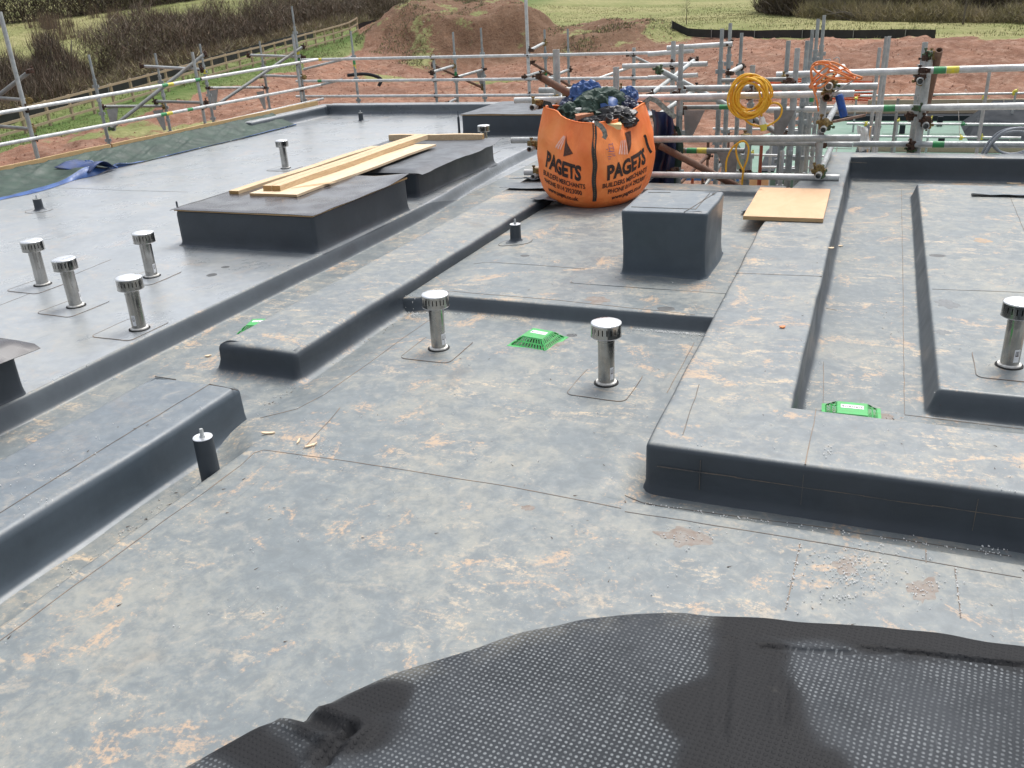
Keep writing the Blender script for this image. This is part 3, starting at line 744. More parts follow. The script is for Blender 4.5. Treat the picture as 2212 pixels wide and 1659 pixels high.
tag(timber('square plywood offcut lying across the right parapet', (-.79, 8.90, .247), (-.81, 10.36, .245), .76, .038, 'plywood_board', 'ply_board', None), None, 'board')
# loose flaps on the ridge
def flap(label, x0, x1, y0, y1, z, lift, seed, name='membrane_offcut', mat='membrane_clean'):
    f = lambda s, r_: (x0+(x1-x0)*s, y0+(y1-y0)*r_, z+.006+lift*(1-r_)**2*(.3+float(vn(s*4, seed, 3)))+.01*float(vn(s*5, r_*5, seed)))
    return tag(sheet(f, 14, 12, .004).build(name, mat, None, smooth=True, angle=50), label, 'membrane offcut')
flap('loose membrane flap with a dark lifted edge lying across the kerb left of the bag', -4.36, -3.55, 10.20, 10.62, .172, .05, 3)
flap('smaller loose flap behind the first one beside the bag', -4.45, -4.0, 10.75, 11.0, .172, .035, 4)
flap('folded scrap of membrane tucked under the left foot of the bag', -3.72, -3.40, 9.62, 10.05, .165, .03, 5)
flap('thin grey scrap of membrane lying under the plywood offcut on the deck', -1.28, -1.05, 9.55, 10.1, .13, .05, 6)
flap('raised strip of loose membrane on the right platform at the frame edge', 1.05, 1.9, 11.05, 11.2, .082, .03, 7)
# damp stains, clay puddles and round dark spots: thin films lying on the membrane
simple('stain_brown', (.17, .13, .105), (.215, .20, .18), 16, .5); simple('stain_soft', (.125, .135, .14), (.15, .16, .165), 12, .5); simple('stain_dark', (.06, .065, .068), (.085, .088, .088), 12, .5); simple('stain_clay', (.42, .30, .20), (.30, .25, .20), 14, .8)
def stain(u, v, ru, rv, mat, z=0.0, top=None):
    c = P(u, v, z); e = P(u+ru, v, z); f = P(u, v-rv, z); a = abs(e[0]-c[0]); b = abs(f[1]-c[1]); pts = []; n = 44
    for k in range(n):
        t = 2*math.pi*k/n; q = 1+(.7*(float(vn(math.cos(t)*1.7+u, math.sin(t)*1.7+v, 95))-.5)+.6*(float(vn(math.cos(t)*5+u, math.sin(t)*5+v, 96))-.5))*(1 if mat != 'stain_dark' else .25)
        pts.append((c[0]+a*q*math.cos(t), c[1]+b*q*math.sin(t)))
    zf = lambda x, y: (float(zroof(x, y)) if top is None else top)+.0012
    vs = [(c[0], c[1], zf(c[0], c[1])+.0008)]+[(c[0]+(p[0]-c[0])*.5, c[1]+(p[1]-c[1])*.5, zf(c[0]+(p[0]-c[0])*.5, c[1]+(p[1]-c[1])*.5)+.0006) for p in pts]+[(p[0], p[1], zf(*p)-.0008) for p in pts]
    fs = [(0, 1+k, 1+(k+1) % n) for k in range(n)]+[(1+k, 1+n+k, 1+n+(k+1) % n, 1+(k+1) % n) for k in range(n)]
    return MB().add(vs, fs).build('damp_stain', mat, roof, smooth=True)
for a in ((1478, 1160, 52, 18, 'stain_brown'), (1992, 1272, 30, 26, 'stain_brown'), (1828, 1222, 26, 20, 'stain_brown'), (1290, 648, 24, 9, 'stain_brown', .12), (1438, 667, 20, 5, 'stain_dark', .12), (1235, 724, 12, 4, 'stain_dark'),
          (458, 594, 11, 4, 'stain_dark', .1), (487, 577, 9, 2.5, 'stain_dark', .1), (1134, 553, 10, 2.5, 'stain_dark', .12), (60, 652, 0, 0, None), (2046, 655, 26, 8, 'stain_soft', .08), (2035, 718, 16, 5, 'stain_soft', .08), (1985, 553, 0, 0, None),
          (2025, 552, 18, 3, 'stain_dark', .08), (1855, 888, 68, 16, 'stain_brown', -.05), (1195, 742, 26, 10, 'stain_brown'), (690, 660, 0, 0, None), (1140, 1097, 14, 6, 'stain_brown'),
          (2120, 520, 22, 5, 'stain_clay', .08)):
    if a[4]: stain(*a)


# ================================================================== THINGS ON THE ROOF
def make_vent(slots=22):
    t = thing('vent_pipe', '', 'vent', (0, 0, 0), 'stainless vent pipes standing on the roofs')
    m = MB(); m.tube([(0, 0, 0), (0, 0, .36)], .0545, 28); m.tube([(.0, 0, .295), (0, 0, .302)], .0565, 28); m.build('pipe', 'stainless_pipe', t, smooth=True, angle=40, local=True)
    m = MB(); m.lathe([(.054, .004), (.069, .006), (.069, .018), (.054, .022)], n=28, cap=False); m.build('collar', 'white_rubber', t, smooth=True, angle=40, local=True)
    m = MB(); m.lathe([(.056, .001), (.082, .002), (.082, .008), (.068, .010)], n=28, cap=False); m.build('gasket', 'dark_inside', t, smooth=True, angle=40, local=True)
    # slotted cap: the ring has real openings
    m = MB(); n = slots*4; R = .098; zs = [.335, .352, .366, .405, .415, .428]; vs = []
    for z in zs: vs += [(R*math.cos(2*math.pi*k/n), R*math.sin(2*math.pi*k/n), z) for k in range(n)]
    fs = []
    for i in range(5):
        for k in range(n):
            if i == 2 and k % 4 in (0,): continue
            fs.append((i*n+k, i*n+(k+1) % n, (i+1)*n+(k+1) % n, (i+1)*n+k))
    m.add(vs, fs); vs2 = [(R*.96*math.cos(2*math.pi*k/n), R*.96*math.sin(2*math.pi*k/n), z) for z in (.335, .366, .405, .428) for k in range(n)]
    f2 = []
    for i in range(3):
        for k in range(n):
            if i == 1 and k % 4 == 0: continue
            f2.append((i*n+(k+1) % n, i*n+k, (i+1)*n+k, (i+1)*n+(k+1) % n))
    m.add(vs2, f2); m.lathe([(.0982, .335), (.100, .337), (.0982, .340)], n=40, cap=False)
    cap = m.build('cap', 'stainless_pipe', t, smooth=True, angle=40, local=True)
    MB().lathe([(.0, .434), (.06, .4345), (.090, .433), (.0985, .429), (.100, .424), (.098, .420)], n=44, cap=False).build('cap_top', 'stainless_top', cap, smooth=True, angle=60, local=True)
    MB().lathe([(.054, .352), (.070, .354), (.070, .424), (.03, .426)], n=28, cap=False).build('dark_core', 'dark_inside', cap, smooth=True, angle=40, local=True)  # black cylinder behind the slots, the shade inside the cap put into colour
    return t
def sticker(t, ang_, z0, z1, w=.26):
    m = MB(); R = .0552; vs = []
    for z in (z0, z1): vs += [(R*math.cos(ang_+(k/6-.5)*w*2), R*math.sin(ang_+(k/6-.5)*w*2), z) for k in range(7)]
    m.add(vs, [(k, k+1, 8+k, 7+k) for k in range(6)]); s_ = m.build('label', 'white_label', t, local=True)
    m = MB(); R = .0558
    def pt(a, z): return (R*math.cos(ang_+a), R*math.sin(ang_+a), z)
    zt = z1-.012; zb = z1-.040
    for a, b, c, d in ((-.13, -.08, zb, zt), (.08, .13, zb, zt), (-.13, .13, zb-.006, zb)):
        m.add([pt(a, c), pt(b, c), pt(b, d), pt(a, d)], [(0, 1, 2, 3)])
    m.build('print', 'print_black', s_, local=True)
vent0 = make_vent()
vents = [((1306, 833), 0, 'vent pipe with bright round cap right of the green guard on the centre floor', 1),
         ((943, 757), 0, 'vent pipe beside the corner of the long kerb, left of the green guard', 1),
         ((2181, 795), .08, 'vent pipe on the right platform at the right frame edge', 1),
         ((85, 617), .1, 'leftmost vent pipe of the group of four', 0), ((157, 665), .1, 'vent pipe second from the left in the group of four', 0),
         ((294, 715), .1, 'frontmost vent pipe of the group of four on the left roof', 0), ((322, 600), .1, 'rear vent pipe of the group of four, nearest the big skylight kerb', 1),
         ((614, 365), .1, 'lone vent pipe behind the timbers on the left roof', 0), ((1046, 330), .1, 'farthest vent pipe, half hidden behind the crosswise timber', 0)]
for i, (b, z, lab, st) in enumerate(vents):
    o = vent0 if i == 0 else copy_tree(vent0)
    p = P(*b, z); z = float(zroof(p[0], p[1])); o.location = (p[0], p[1]+.04, z); o.rotation_euler = (random.uniform(-.012, .012), random.uniform(-.012, .012), random.uniform(0, 6))
    ORG[o.name] = np.array(o.location, float); o['label'] = lab
    if st: sticker(o, math.atan2(-p[1], -p[0])+.72-o.rotation_euler[2], .045, .13)
    for k in range(2): pass
    fp, pts = patch(p[0]-(.07 if -5.5 < p[0] < -5.1 else 0), p[1]+.02, .40, .46, None, name='membrane_patch', mat='membrane_left' if p[0] < -5 else 'membrane', rz=random.uniform(-.04, .04)); fp.parent = roof
    # dirt line round the near half of the patch
    seam([pts[k] for k in (13, 14, 15, 16, 17, 18, 19, 0, 1, 2, 3, 4, 5, 6)], mat='seam_clay', w=.004, lift=.0045)

def stub(label, b, z, h, r=.055, plate=True):
    p = P(*b, z); z = float(zroof(p[0], p[1])); t = thing('wrapped_stub', label, 'roof stub', (p[0], p[1]+.03, z), 'membrane wrapped fixing stubs')
    L = dict(local=True)
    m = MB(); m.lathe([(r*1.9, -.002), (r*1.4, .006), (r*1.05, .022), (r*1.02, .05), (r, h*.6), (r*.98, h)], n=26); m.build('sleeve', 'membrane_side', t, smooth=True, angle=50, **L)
    m = MB(); m.lathe([(r*.97, h), (r*1.0, h+.002), (r*.96, h+.005), (r*.1, h+.006)], n=26); m.build('end_plate', 'stainless_top' if plate else 'galvanised_dull', t, smooth=True, angle=30, **L)
    m = MB(); m.lathe([(.011, h+.004), (.011, h+.05), (.009, h+.054)], n=10); m.lathe([(.017, h+.005), (.017, h+.013)], n=6); m.build('stud', 'galvanised', t, smooth=True, angle=40, **L)
    if h > .25: return
    fp, pts = patch(p[0], p[1]+.02, .34, .34, None, rc=.16, name='membrane_patch', mat='membrane_left' if p[0] < -5 else 'membrane'); fp.parent = roof
    seam([pts[k % 20] for k in range(11, 27)], mat='seam_dark', w=.004, lift=.0045)
stub('tallest wrapped stub with bright end plate, beside the near low kerb', (452, 1052), -.10, .31)
stub('short wrapped stub on the raised deck between long kerb and cube', (1112, 522), .12, .175)
stub('short wrapped stub at the left edge behind the four vents', (82, 455), .1, .15, .055, False)
stub('small wrapped stub far back on the left roof near its end parapet', (779, 262), .1, .17, .05, False)
for lab, x, y in (('thin bare bolt standing at the left corner of the timber laden skylight kerb', -6.965, 7.40), ('thin bare bolt standing at the left corner of the farthest skylight kerb', -7.27, 15.25)):
    m = MB(); m.lathe([(.022, .0), (.022, .30), (.018, .33), (.010, .34), (.010, .445), (.008, .45)], c=(x, y, .09), n=14); tag(m.build('bolt_stub', ['membrane_side'], None, smooth=True, angle=40), lab, 'bolt')

def guard(label, c, z, rz, half=.150, top_=.085, h=.06):
    t = thing('leaf_guard', label, 'leaf guard', (c[0], c[1], z), 'green plastic leaf guards over the roof outlets'); t.rotation_euler = (random.uniform(-.03, .03), random.uniform(-.02, .02), rz)
    m = MB(); m.box((0, 0, h+.003), (top_*2, top_*2, .006)); m.build('top_plate', 'guard_green', t, local=True)
    m = MB(); e = .02
    for k in range(4):
        M4 = Matrix.Rotation(k*math.pi/2, 4, 'Z')
        P3 = lambda s, f: tuple(M4 @ Vector((s, -(half+(top_-half)*f), h*f+.003)))
        hw = lambda f: half+(top_-half)*f
        for f0, f1 in ((0, .13), (.45, .58), (.93, 1)):
            m.add([P3(-hw(f0), f0), P3(hw(f0), f0), P3(hw(f1), f1), P3(-hw(f1), f1)], [(0, 1, 2, 3)])
        for (f0, f1, nb) in ((.13, .45, 11), (.58, .93, 9)):
            for j in range(nb+1):
                a = -1+2*j/nb
                w = .0135 if 0 < j < nb else .022
                m.add([P3(a*hw(f0)-w/2*(1+a*0), f0), P3(a*hw(f0)+w/2, f0), P3(a*hw(f1)+w/2*.8, f1), P3(a*hw(f1)-w/2*.8, f1)], [(0, 1, 2, 3)])
        m.add([tuple(M4 @ Vector(q)) for q in ((-half-e, -half-e, .004), (half+e, -half-e, .004), (half, -half, .006), (-half, -half, .006), (-half-e, -half-e, 0), (half+e, -half-e, 0))], [(0, 1, 2, 3), (4, 5, 1, 0)])
    m.build('slotted_skirt', 'guard_green', t, local=True)
    m = MB(); m.box((.0, .02, h+.0068), (.13, .05, .0012)); s_ = m.build('label', 'white_label', t, local=True)
    m = MB()
    for k in range(9): m.box((-.052+k*.013, .018, h+.0078), (.004 if k % 3 else .008, .020, .0006))
    m.build('print', 'print_black', s_, local=True)
    m = MB(); m.lathe([(.075, .0005), (.06, .002), (.0, .0025)], n=20); m.build('outlet', 'dark_inside', t, local=True)
guard('green leaf guard on the centre floor between the two vent pipes', P(1162, 738, 0), 0.0, -.16)
guard('green leaf guard half hidden down in the right hand gutter', (.03, 5.12), -.05, .05)
guard('green leaf guard tucked mostly out of sight in the gutter behind the long kerb', (-4.62, 5.57), -.065, .3)

# ------------------------------------------------------------------ bulk bag
BC = np.array([-3.085, 10.09, .125]); bf = np.array([.294, -.956]); be = np.array([.956, .294])
hk = [0, .06, .15, .3, .5, .7, .85, 1.0]; ak = [.45, .57, .63, .68, .70, .675, .635, .59]; pk = [1.85, 1.75, 1.66, 1.56, 1.46, 1.36, 1.26, 1.18]
def bagpt(phi, h, off=0.0):
    a = float(np.interp(h, hk, ak)); p = float(np.interp(h, hk, pk))
    s, c = math.sin(phi), math.cos(phi); rho = a/((abs(s)**p+abs(c)**p)**(1/p))
    side = abs(s)
    ht = .945+.125*side**2+(.07 if c < 0 else 0)*abs(c)-.03*math.sin(2*phi)**2*1.2
    cc, sn = math.cos(phi), math.sin(phi)
    wr = .014*math.sin(phi*9+h*3)*h**2+.034*(float(vn(cc*3+20, sn*3+h*3.0+20, 201))-.5)+.016*(float(vn(cc*9+20+h*3, sn*9+h*5+20, 202))-.5)+.022*(float(vn(cc*5+h*6+29, sn*5-h*4+29, 203))-.5)
    rho += wr*min(1, h*6+.2)+off
    z = ht*h-(.02*(1-side) if h < .05 else 0)
    lean = .03*h
    xy = be*(rho*s*(1.0 if s > 0 else .97)+.01*h)+bf*(rho*c-lean)
    return (BC[0]+xy[0], BC[1]+xy[1], BC[2]+z)
bag = thing('bulk_bag', 'bulging orange builders bulk bag with black lettering, stuffed with blue and green sheeting', 'bulk bag', tuple(BC))
m = MB(); nphi, nh = 144, 40; vs = []
for j in range(nh+1):
    vs += [bagpt(2*math.pi*k/nphi, j/nh) for k in range(nphi)]
fs = [(j*nphi+k, j*nphi+(k+1) % nphi, (j+1)*nphi+(k+1) % nphi, (j+1)*nphi+k) for j in range(nh) for k in range(nphi)]
m.add(vs, fs); m.f.append(tuple(range(nphi))[::-1]); m.mi.append(0)
m.cur = 1; vi = []
for j in range(nh, nh//2, -1): vi += [bagpt(2*math.pi*k/nphi, j/nh, -.012) for k in range(nphi)]
mm = nh-nh//2; m.add(vi, [(j*nphi+k, j*nphi+(k+1) % nphi, (j+1)*nphi+(k+1) % nphi, (j+1)*nphi+k) for j in range(mm-1) for k in range(nphi)])
rim = [bagpt(2*math.pi*k/nphi, 1.0, -.006) for k in range(nphi)]
m.build('bag_cloth', ['bag_orange', 'bag_inside'], bag, smooth=True)
MB().tube([(p[0], p[1], p[2]+.002) for p in rim], .010, 6, closed=True).build('rim_hem', 'bag_orange', bag, smooth=True)
m = MB(); vs = []
for j in range(41):
    h = .10+.90*j/40
    for a in (-.036, .036): vs.append(bagpt(a+.01*math.sin(j*.4), h, .006))
m.add(vs, [(2*j, 2*j+1, 2*j+3, 2*j+2) for j in range(40)]); m.build('webbing_strap', 'webbing', bag)
m = MB()
for j in range(34):
    h = .11+.88*j/34; m.tube([bagpt(.004, h, .008), bagpt(.006, h+.016, .008)], .0022, 4)
m.build('stitching', 'brass_clamp', bag)
# loops of webbing at the corners
def strap(pts, w, name, mat, parent):
    m = MB(); vs = []
    for i, p in enumerate(pts):
        a = Vector(pts[max(i-1, 0)]); b = Vector(pts[min(i+1, len(pts)-1)]); t_ = (b-a).normalized(); s_ = t_.cross(Vector((.3, -1, .2))).normalized()*w/2
        vs += [tuple(Vector(p)+s_), tuple(Vector(p)-s_)]
    m.add(vs, [(2*i, 2*i+1, 2*i+3, 2*i+2) for i in range(len(pts)-1)]); m.add([tuple(Vector(v)+Vector((0, .004, 0))) for v in vs], [(2*i+2, 2*i+3, 2*i+1, 2*i) for i in range(len(pts)-1)])
    return m.build(name, mat, parent, smooth=True)
fp_ = np.array(bagpt(0, 1.0, .01))
strap([fp_+np.array(q) for q in ((-.0, 0, .0), (.03, -.03, .01), (.09, -.05, -.02), (.13, -.06, -.07), (.14, -.055, -.12), (.12, -.05, -.15))], .05, 'corner_loop', 'webbing_grey', bag)
rp_ = np.array(bagpt(math.pi/2, 1.0, .0))
strap([rp_+np.array(q) for q in ((-.02, 0, .0), (.06, -.02, .055), (.14, -.03, .03), (.22, -.03, -.04), (.30, -.03, -.11), (.36, -.03, -.15))], .055, 'corner_loop', 'webbing_grey', bag)
lp_ = np.array(bagpt(-math.pi/2, 1.0, .0))
strap([lp_+np.array(q) for q in ((0, 0, 0), (.03, -.02, .06), (.09, -.04, .05), (.13, -.05, -.02))], .045, 'corner_loop', 'webbing', bag)
strap([np.array(bagpt(1.20+.13*i/7, .72-.22*i/7+.02*math.sin(i), .010)) for i in range(8)], .03, 'side_loop', 'webbing', bag)
# printing
def bag_text(s, size_h, h0, phi0, phi1, rise, mat, bold=.0):
    cu = bpy.data.curves.new('t', 'FONT'); cu.body = s; cu.resolution_u = 3; cu.offset = bold
    o = bpy.data.objects.new('t', cu); COL.objects.link(o); dg = bpy.context.evaluated_depsgraph_get()
    me = bpy.data.meshes.new_from_object(o.evaluated_get(dg)); bpy.data.objects.remove(o)
    bm = bmesh.new(); bm.from_mesh(me); bmesh.ops.triangulate(bm, faces=bm.faces)
    for _ in range(2):
        L = [e for e in bm.edges if e.calc_length() > .22]
        if L: bmesh.ops.subdivide_edges(bm, edges=L, cuts=1); bmesh.ops.triangulate(bm, faces=bm.faces)
    xs_ = [v.co.x for v in bm.verts]; x0, x1 = min(xs_), max(xs_)
    for v in bm.verts:
        f = (v.co.x-x0)/(x1-x0); ph = phi0+(phi1-phi0)*f
        side = math.sin(abs(ph))
        h = h0+v.co.y/.72*size_h+rise*(abs(ph)-.25)
        v.co = Vector(bagpt(ph, h, .0055))-Vector(BC)
    bm.to_mesh(me); bm.free(); me.materials.clear(); me.materials.append(MATS[mat])
    p = bpy.data.objects.new('lettering', me); COL.objects.link(p); p.parent = bag
dg2 = math.radians
for sgn in (1, -1):
    A0, A1 = (dg2(12), dg2(66)) if sgn > 0 else (dg2(-66), dg2(-13))
    bag_text('PAGETS', .165, .365, A0, A1, .085, 'print_black', .045)
    B0, B1 = (dg2(8), dg2(68)) if sgn > 0 else (dg2(-68), dg2(-9))
    bag_text('BUILDERS MERCHANTS', .055, .27, B0, B1, .075, 'print_black', .022)
    B0, B1 = (dg2(14), dg2(67)) if sgn > 0 else (dg2(-67), dg2(-13))
    bag_text('PHONE 0114 2923000', .055, .185, B0, B1, .075, 'print_black', .022)
    B0, B1 = (dg2(19), dg2(64)) if sgn > 0 else (dg2(-64), dg2(-18))
    bag_text('www.pagets.co.uk', .055, .098, B0, B1, .075, 'print_black', .022)
HO = .12
def bag_poly(pts, mat, name='printed_mark'):
    """pts: (phi deg, h) quads subdivided so that they follow the cloth"""
    m = MB(); n = 8; a, b, c, d = pts; vs = []
    for i in range(n+1):
        for j in range(n+1):
            s, t = i/n, j/n
            ph = (a[0]*(1-s)+b[0]*s)*(1-t)+(d[0]*(1-s)+c[0]*s)*t; h = (a[1]*(1-s)+b[1]*s)*(1-t)+(d[1]*(1-s)+c[1]*s)*t
            vs.append(bagpt(dg2(ph), h+HO, .0052))
    m.add(vs, [(i*(n+1)+j, (i+1)*(n+1)+j, (i+1)*(n+1)+j+1, i*(n+1)+j+1) for i in range(n) for j in range(n)]); m.build(name, mat, bag)
bag_poly([(38, .73), (53, .70), (47, .60), (39, .49)], 'bag_brown')
for k in range(4): bag_poly([(25+k*3.6, .515-.008*k), (27.3+k*3.6, .512-.008*k), (31.5+k*1.8, .66), (30.5+k*1.8, .655)], 'bag_pale')
bag_poly([(-38, .73), (-36, .66), (-24, .54), (-37, .49)], 'bag_brown')
for k in range(3): bag_poly([(-52+k*4, .56), (-50+k*4, .55), (-42+k*1.5, .70), (-43+k*1.5, .71)], 'bag_pale')
HO = .06
for a, b in (((14.5, .70), (15.2, .62)), ((19.0, .71), (19.8, .63)), ((14.2, .665), (20.2, .66)), ((14.8, .705), (19.4, .70)), ((11.5, .655), (13.6, .65)), ((13.8, .625), (20.6, .622)), ((14, .60), (21, .59)), ((13, .57), (17, .565)), ((18, .575), (21.5, .57)), ((13.5, .545), (16, .54))):
    w = .008; v_ = abs(a[0]-b[0]) < 1
    bag_poly([a, (a[0]+.7, a[1]) if v_ else b, (b[0]+.7, b[1]) if v_ else (b[0], b[1]-w), b if v_ else (a[0], a[1]-w)], 'bag_lilac')
from mathutils import noise as mn
def crumple(label, c, rad, seed, mat, name='crumpled_sheet', amp=.33, rot=0, sub=5):
    bm = bmesh.new(); bmesh.ops.create_icosphere(bm, subdivisions=sub, radius=1)
    for v in bm.verts:
        p = v.co*2.1+Vector((seed*3.1, seed*1.7, seed*.9)); d = mn.voronoi(p)[0]; f = (d[1]-d[0])
        w = mn.noise(p*.8)*.5+mn.ridged_multi_fractal(p*.9, 1.0, 2.1, 3, .9, 2.0)*.16
        q = mn.voronoi(p*2.3)[0]; v.co = v.co*(1+amp*(.35-min(f, .8)*1.1-min(q[1]-q[0], .6)*.35+w))
    R3 = Matrix.Rotation(rot, 3, 'Z')
    for v in bm.verts: v.co = R3 @ Vector((v.co.x*rad[0], v.co.y*rad[1], v.co.z*rad[2]))
    me = bpy.data.meshes.new(name); bm.to_mesh(me); bm.free(); me.materials.append(MATS[mat])
    me.polygons.foreach_set('use_smooth', [True]*len(me.polygons)); me.set_sharp_from_angle(angle=math.radians(16))
    o = bpy.data.objects.new(name, me); COL.objects.link(o); o.location = c; tag(o, label, 'tarpaulin'); return o
bz = BC[2]
def inb(a, b, z): return (BC[0]+be[0]*a+bf[0]*b, BC[1]+be[1]*a+bf[1]*b, bz+z)
crumple('dark green crumpled sheet low at the left inside of the orange bag', inb(-.26, .02, .93), (.17, .18, .17), 1, 'tarp_green')
crumple('large dark green sheet heaped in the middle of the orange bag', inb(.10, -.05, 1.00), (.30, .26, .24), 2, 'tarp_green', rot=.4)
crumple('bright blue crumpled sheet standing up behind the green heap in the bag', inb(-.08, -.28, 1.12), (.20, .14, .20), 3, 'tarp_blue_light')
crumple('blue sheet wad under the green heap at the right of the bag', inb(.34, -.02, .97), (.19, .18, .17), 4, 'tarp_navy')
crumple('black sheeting stuffed across the right half of the bag opening', inb(.22, .16, .93), (.26, .20, .14), 9, 'black_plastic')
crumple('small blue wad sticking up at the right rear corner of the bag', inb(.40, -.12, 1.12), (.11, .09, .13), 5, 'tarp_blue_light', sub=4)
crumple('black plastic bunched at the front of the bag opening', inb(-.06, .22, .86), (.24, .14, .12), 6, 'black_plastic')
crumple('dark fill of rubbish low down across the inside of the bag', inb(.0, -.05, .72), (.52, .48, .22), 7, 'black_plastic', amp=.2)
crumple('navy sheet hanging against the inner left wall of the bag', inb(-.26, -.25, 1.0), (.16, .12, .14), 8, 'tarp_navy', sub=4)
def fold(label, fn, mat, name='tarpaulin', nu=24, nv=20, cat='tarpaulin', th=.003): return tag(sheet(fn, nu, nv, th).build(name, mat, None, smooth=True, angle=45), label, cat)
fold('blue tarpaulin tongue with a bright hem hanging over the green heap', lambda s, t: tuple(np.array(inb(.10+.26*s+.02*math.sin(t*9), .02+.26*t, 1.21-.28*t*t-.10*(s-.3)**2*4+.015*math.sin(s*8+t*5)))), 'tarp_blue_light')
o = MB().box((0, 0, 0), (.17, .10, .06)).build('foam_block', 'foam_yellow', local=True); o.location = inb(.22, .40, .90); o.rotation_euler = (.3, .1, .5); tag(o, 'pale yellow foam block at the front of the bag opening', 'foam block')
o = MB().box((0, 0, 0), (.11, .05, .12)).build('foam_scrap', 'foam_white', local=True); o.location = inb(.03, .44, .88); o.rotation_euler = (.2, .3, .2); tag(o, 'white foam scrap wedged behind the strap of the bag', 'foam scrap')
o = MB().box((0, 0, 0), (.20, .10, .06)).build('brick_piece', 'brick_red', local=True); o.location = inb(-.10, .22, .985); o.rotation_euler = (.1, -.1, .45); tag(o, 'broken red brick lying on the sheeting in the bag', 'brick')
o = MB().tube([(0, 0, 0), (.10, -.05, .14)], .045, 12, hollow=True).build('pipe_offcut', 'black_plastic', smooth=True, local=True); o.location = inb(.10, .38, .86); tag(o, 'black pipe offcut beside the yellow foam block in the bag', 'pipe')
o = MB().tube([(-.12, .0, 0), (.16, .02, .02)], .022, 10).build('sealant_tube', 'foam_white', smooth=True, local=True); o.location = inb(-.15, .12, 1.04); tag(o, 'white sealant tube lying across the sheeting in the bag', 'tube')

# ------------------------------------------------------------------ tarpaulin on the left roof edge
y0t, y1t = 4.0, 16.4
def tarp_fn(s, t):
    y = y0t+(y1t-y0t)*s; wv = float(fbm(y*1.3, t*1.2, 3, 301)); w2 = float(vn(y*5+t*6, t*2, 302))-.5
    xo = -12.28+.03*wv; xi = -11.78+.22*float(vn(y*.55, 1, 303))-.25*sst(9.2, 8.2, y)*0
    fl = 0
    x = xo+(xi-xo)*t
    z = .375*(1-t)**1.25+.125*t+.035*math.sin(math.pi*t)*(.6+wv*1.6)+.022*w2*math.sin(math.pi*t)-abs(float(vn(y*3.3+t*5, t*1.1, 304))-.5)*.075*math.sin(math.pi*min(t+.12, 1))-abs(float(vn(y*8-t*6, t*1.5, 309))-.5)*.035
    if t > .97: z = .106+.012*float(vn(y*3, 5, 305))
    f = math.exp(-((y-10.55)/.32)**2); z += f*.13*t; x += f*.10*t
    f = math.exp(-((y-11.35)/.2)**2); z += f*.05*t
    return (x, y, z)
tp = thing('tarpaulin', 'long dark green tarpaulin with a blue hem draped along the left roof edge', 'tarpaulin', (-12, 10, .1))
sheet(tarp_fn, 300, 26, .003).build('green_cloth', 'tarp_green', tp, smooth=True)
m = MB(); vs = []
for i in range(241):
    s = i/240; y = y0t+(y1t-y0t)*s; a = np.array(tarp_fn(s, 1.0)); k = -.03+.20*float(1-sst(9.4, 10.9, y))*(.6+.6*float(vn(y*1.7, 3, 306)))+.08*math.exp(-((y-10.7)/.25)**2)+.045*max(0, float(vn(y*2.3, 4, 307))-.45)
    vs += [tuple(a+np.array([-.01, 0, .004])), tuple(a+np.array([k*.35, 0, .012+.02*float(vn(y*4, 2, 308))])), (a[0]+k, y+.02, float(zroof(a[0]+k, y))+.006)]
m.add(vs, [(3*i+j, 3*i+3+j, 3*i+4+j, 3*i+1+j) for i in range(240) for j in (0, 1)]); m.build('blue_hem', 'tarp_blue_light', tp, smooth=True)
# flipped fold showing the blue side
def flipf(s, t):
    a = np.array(tarp_fn((10.3-y0t+.65*s)/(y1t-y0t), .35+.65*t)); return (a[0]+.04+.05*t, a[1]+.25*t, a[2]+.02+.065*math.sin(math.pi*s)*(.4+t*.6)-.03*t)
sheet(flipf, 20, 18, .003).build('turned_fold', 'tarp_blue', tp, smooth=True)
m = MB(); m.tube([tuple(np.array(flipf(1.0, t/14))+np.array([0, 0, .004])) for t in range(15)], .018, 6); m.build('fold_hem', 'tarp_blue_light', tp, smooth=True)
m = MB()
for i in range(14): m.lathe([(.012, 0), (.012, .004)], c=tuple(np.array(tarp_fn(i/14+.03, .985))+np.array([.06, 0, .02])), n=10)
m.build('eyelets', 'stainless_top', tp)
m = MB()
for k in range(9):
    y = 3.2+k*1.95; timb = None
for k in range(5):
    timber('pale scaffold board on edge beyond the green tarpaulin, '+['nearest the frame edge', 'second from the frame edge', 'middle one of the row', 'second from the far end', 'at the far end of the row'][k],
           (-12.46+.02*(k % 2), 2.2+k*3.25, .335), (-12.46+.02*(k % 2), 5.42+k*3.25, .34), .045, .12, 'scaffold_board', 'scaffold_board', 'boards along the left roof edge')

# ------------------------------------------------------------------ dimpled mat in the foreground
out_ = np.array([(-3.1, .1), (-2.55, .75), (-2.0, 1.45), (-1.90, 1.66), (-1.82, 1.80), (-1.70, 1.88), (-1.62, 2.03), (-1.54, 2.14), (-1.42, 2.27), (-1.28, 2.40), (-1.17, 2.52), (-1.07, 2.61), (-.93, 2.72), (-.78, 2.79), (-.55, 2.88), (-.31, 2.93), (-.05, 2.99), (.2, 3.04), (.7, 3.09), (1.5, 3.12), (2.3, 2.9), (2.45, .9), (2.3, -.7), (-3.0, -.8)])
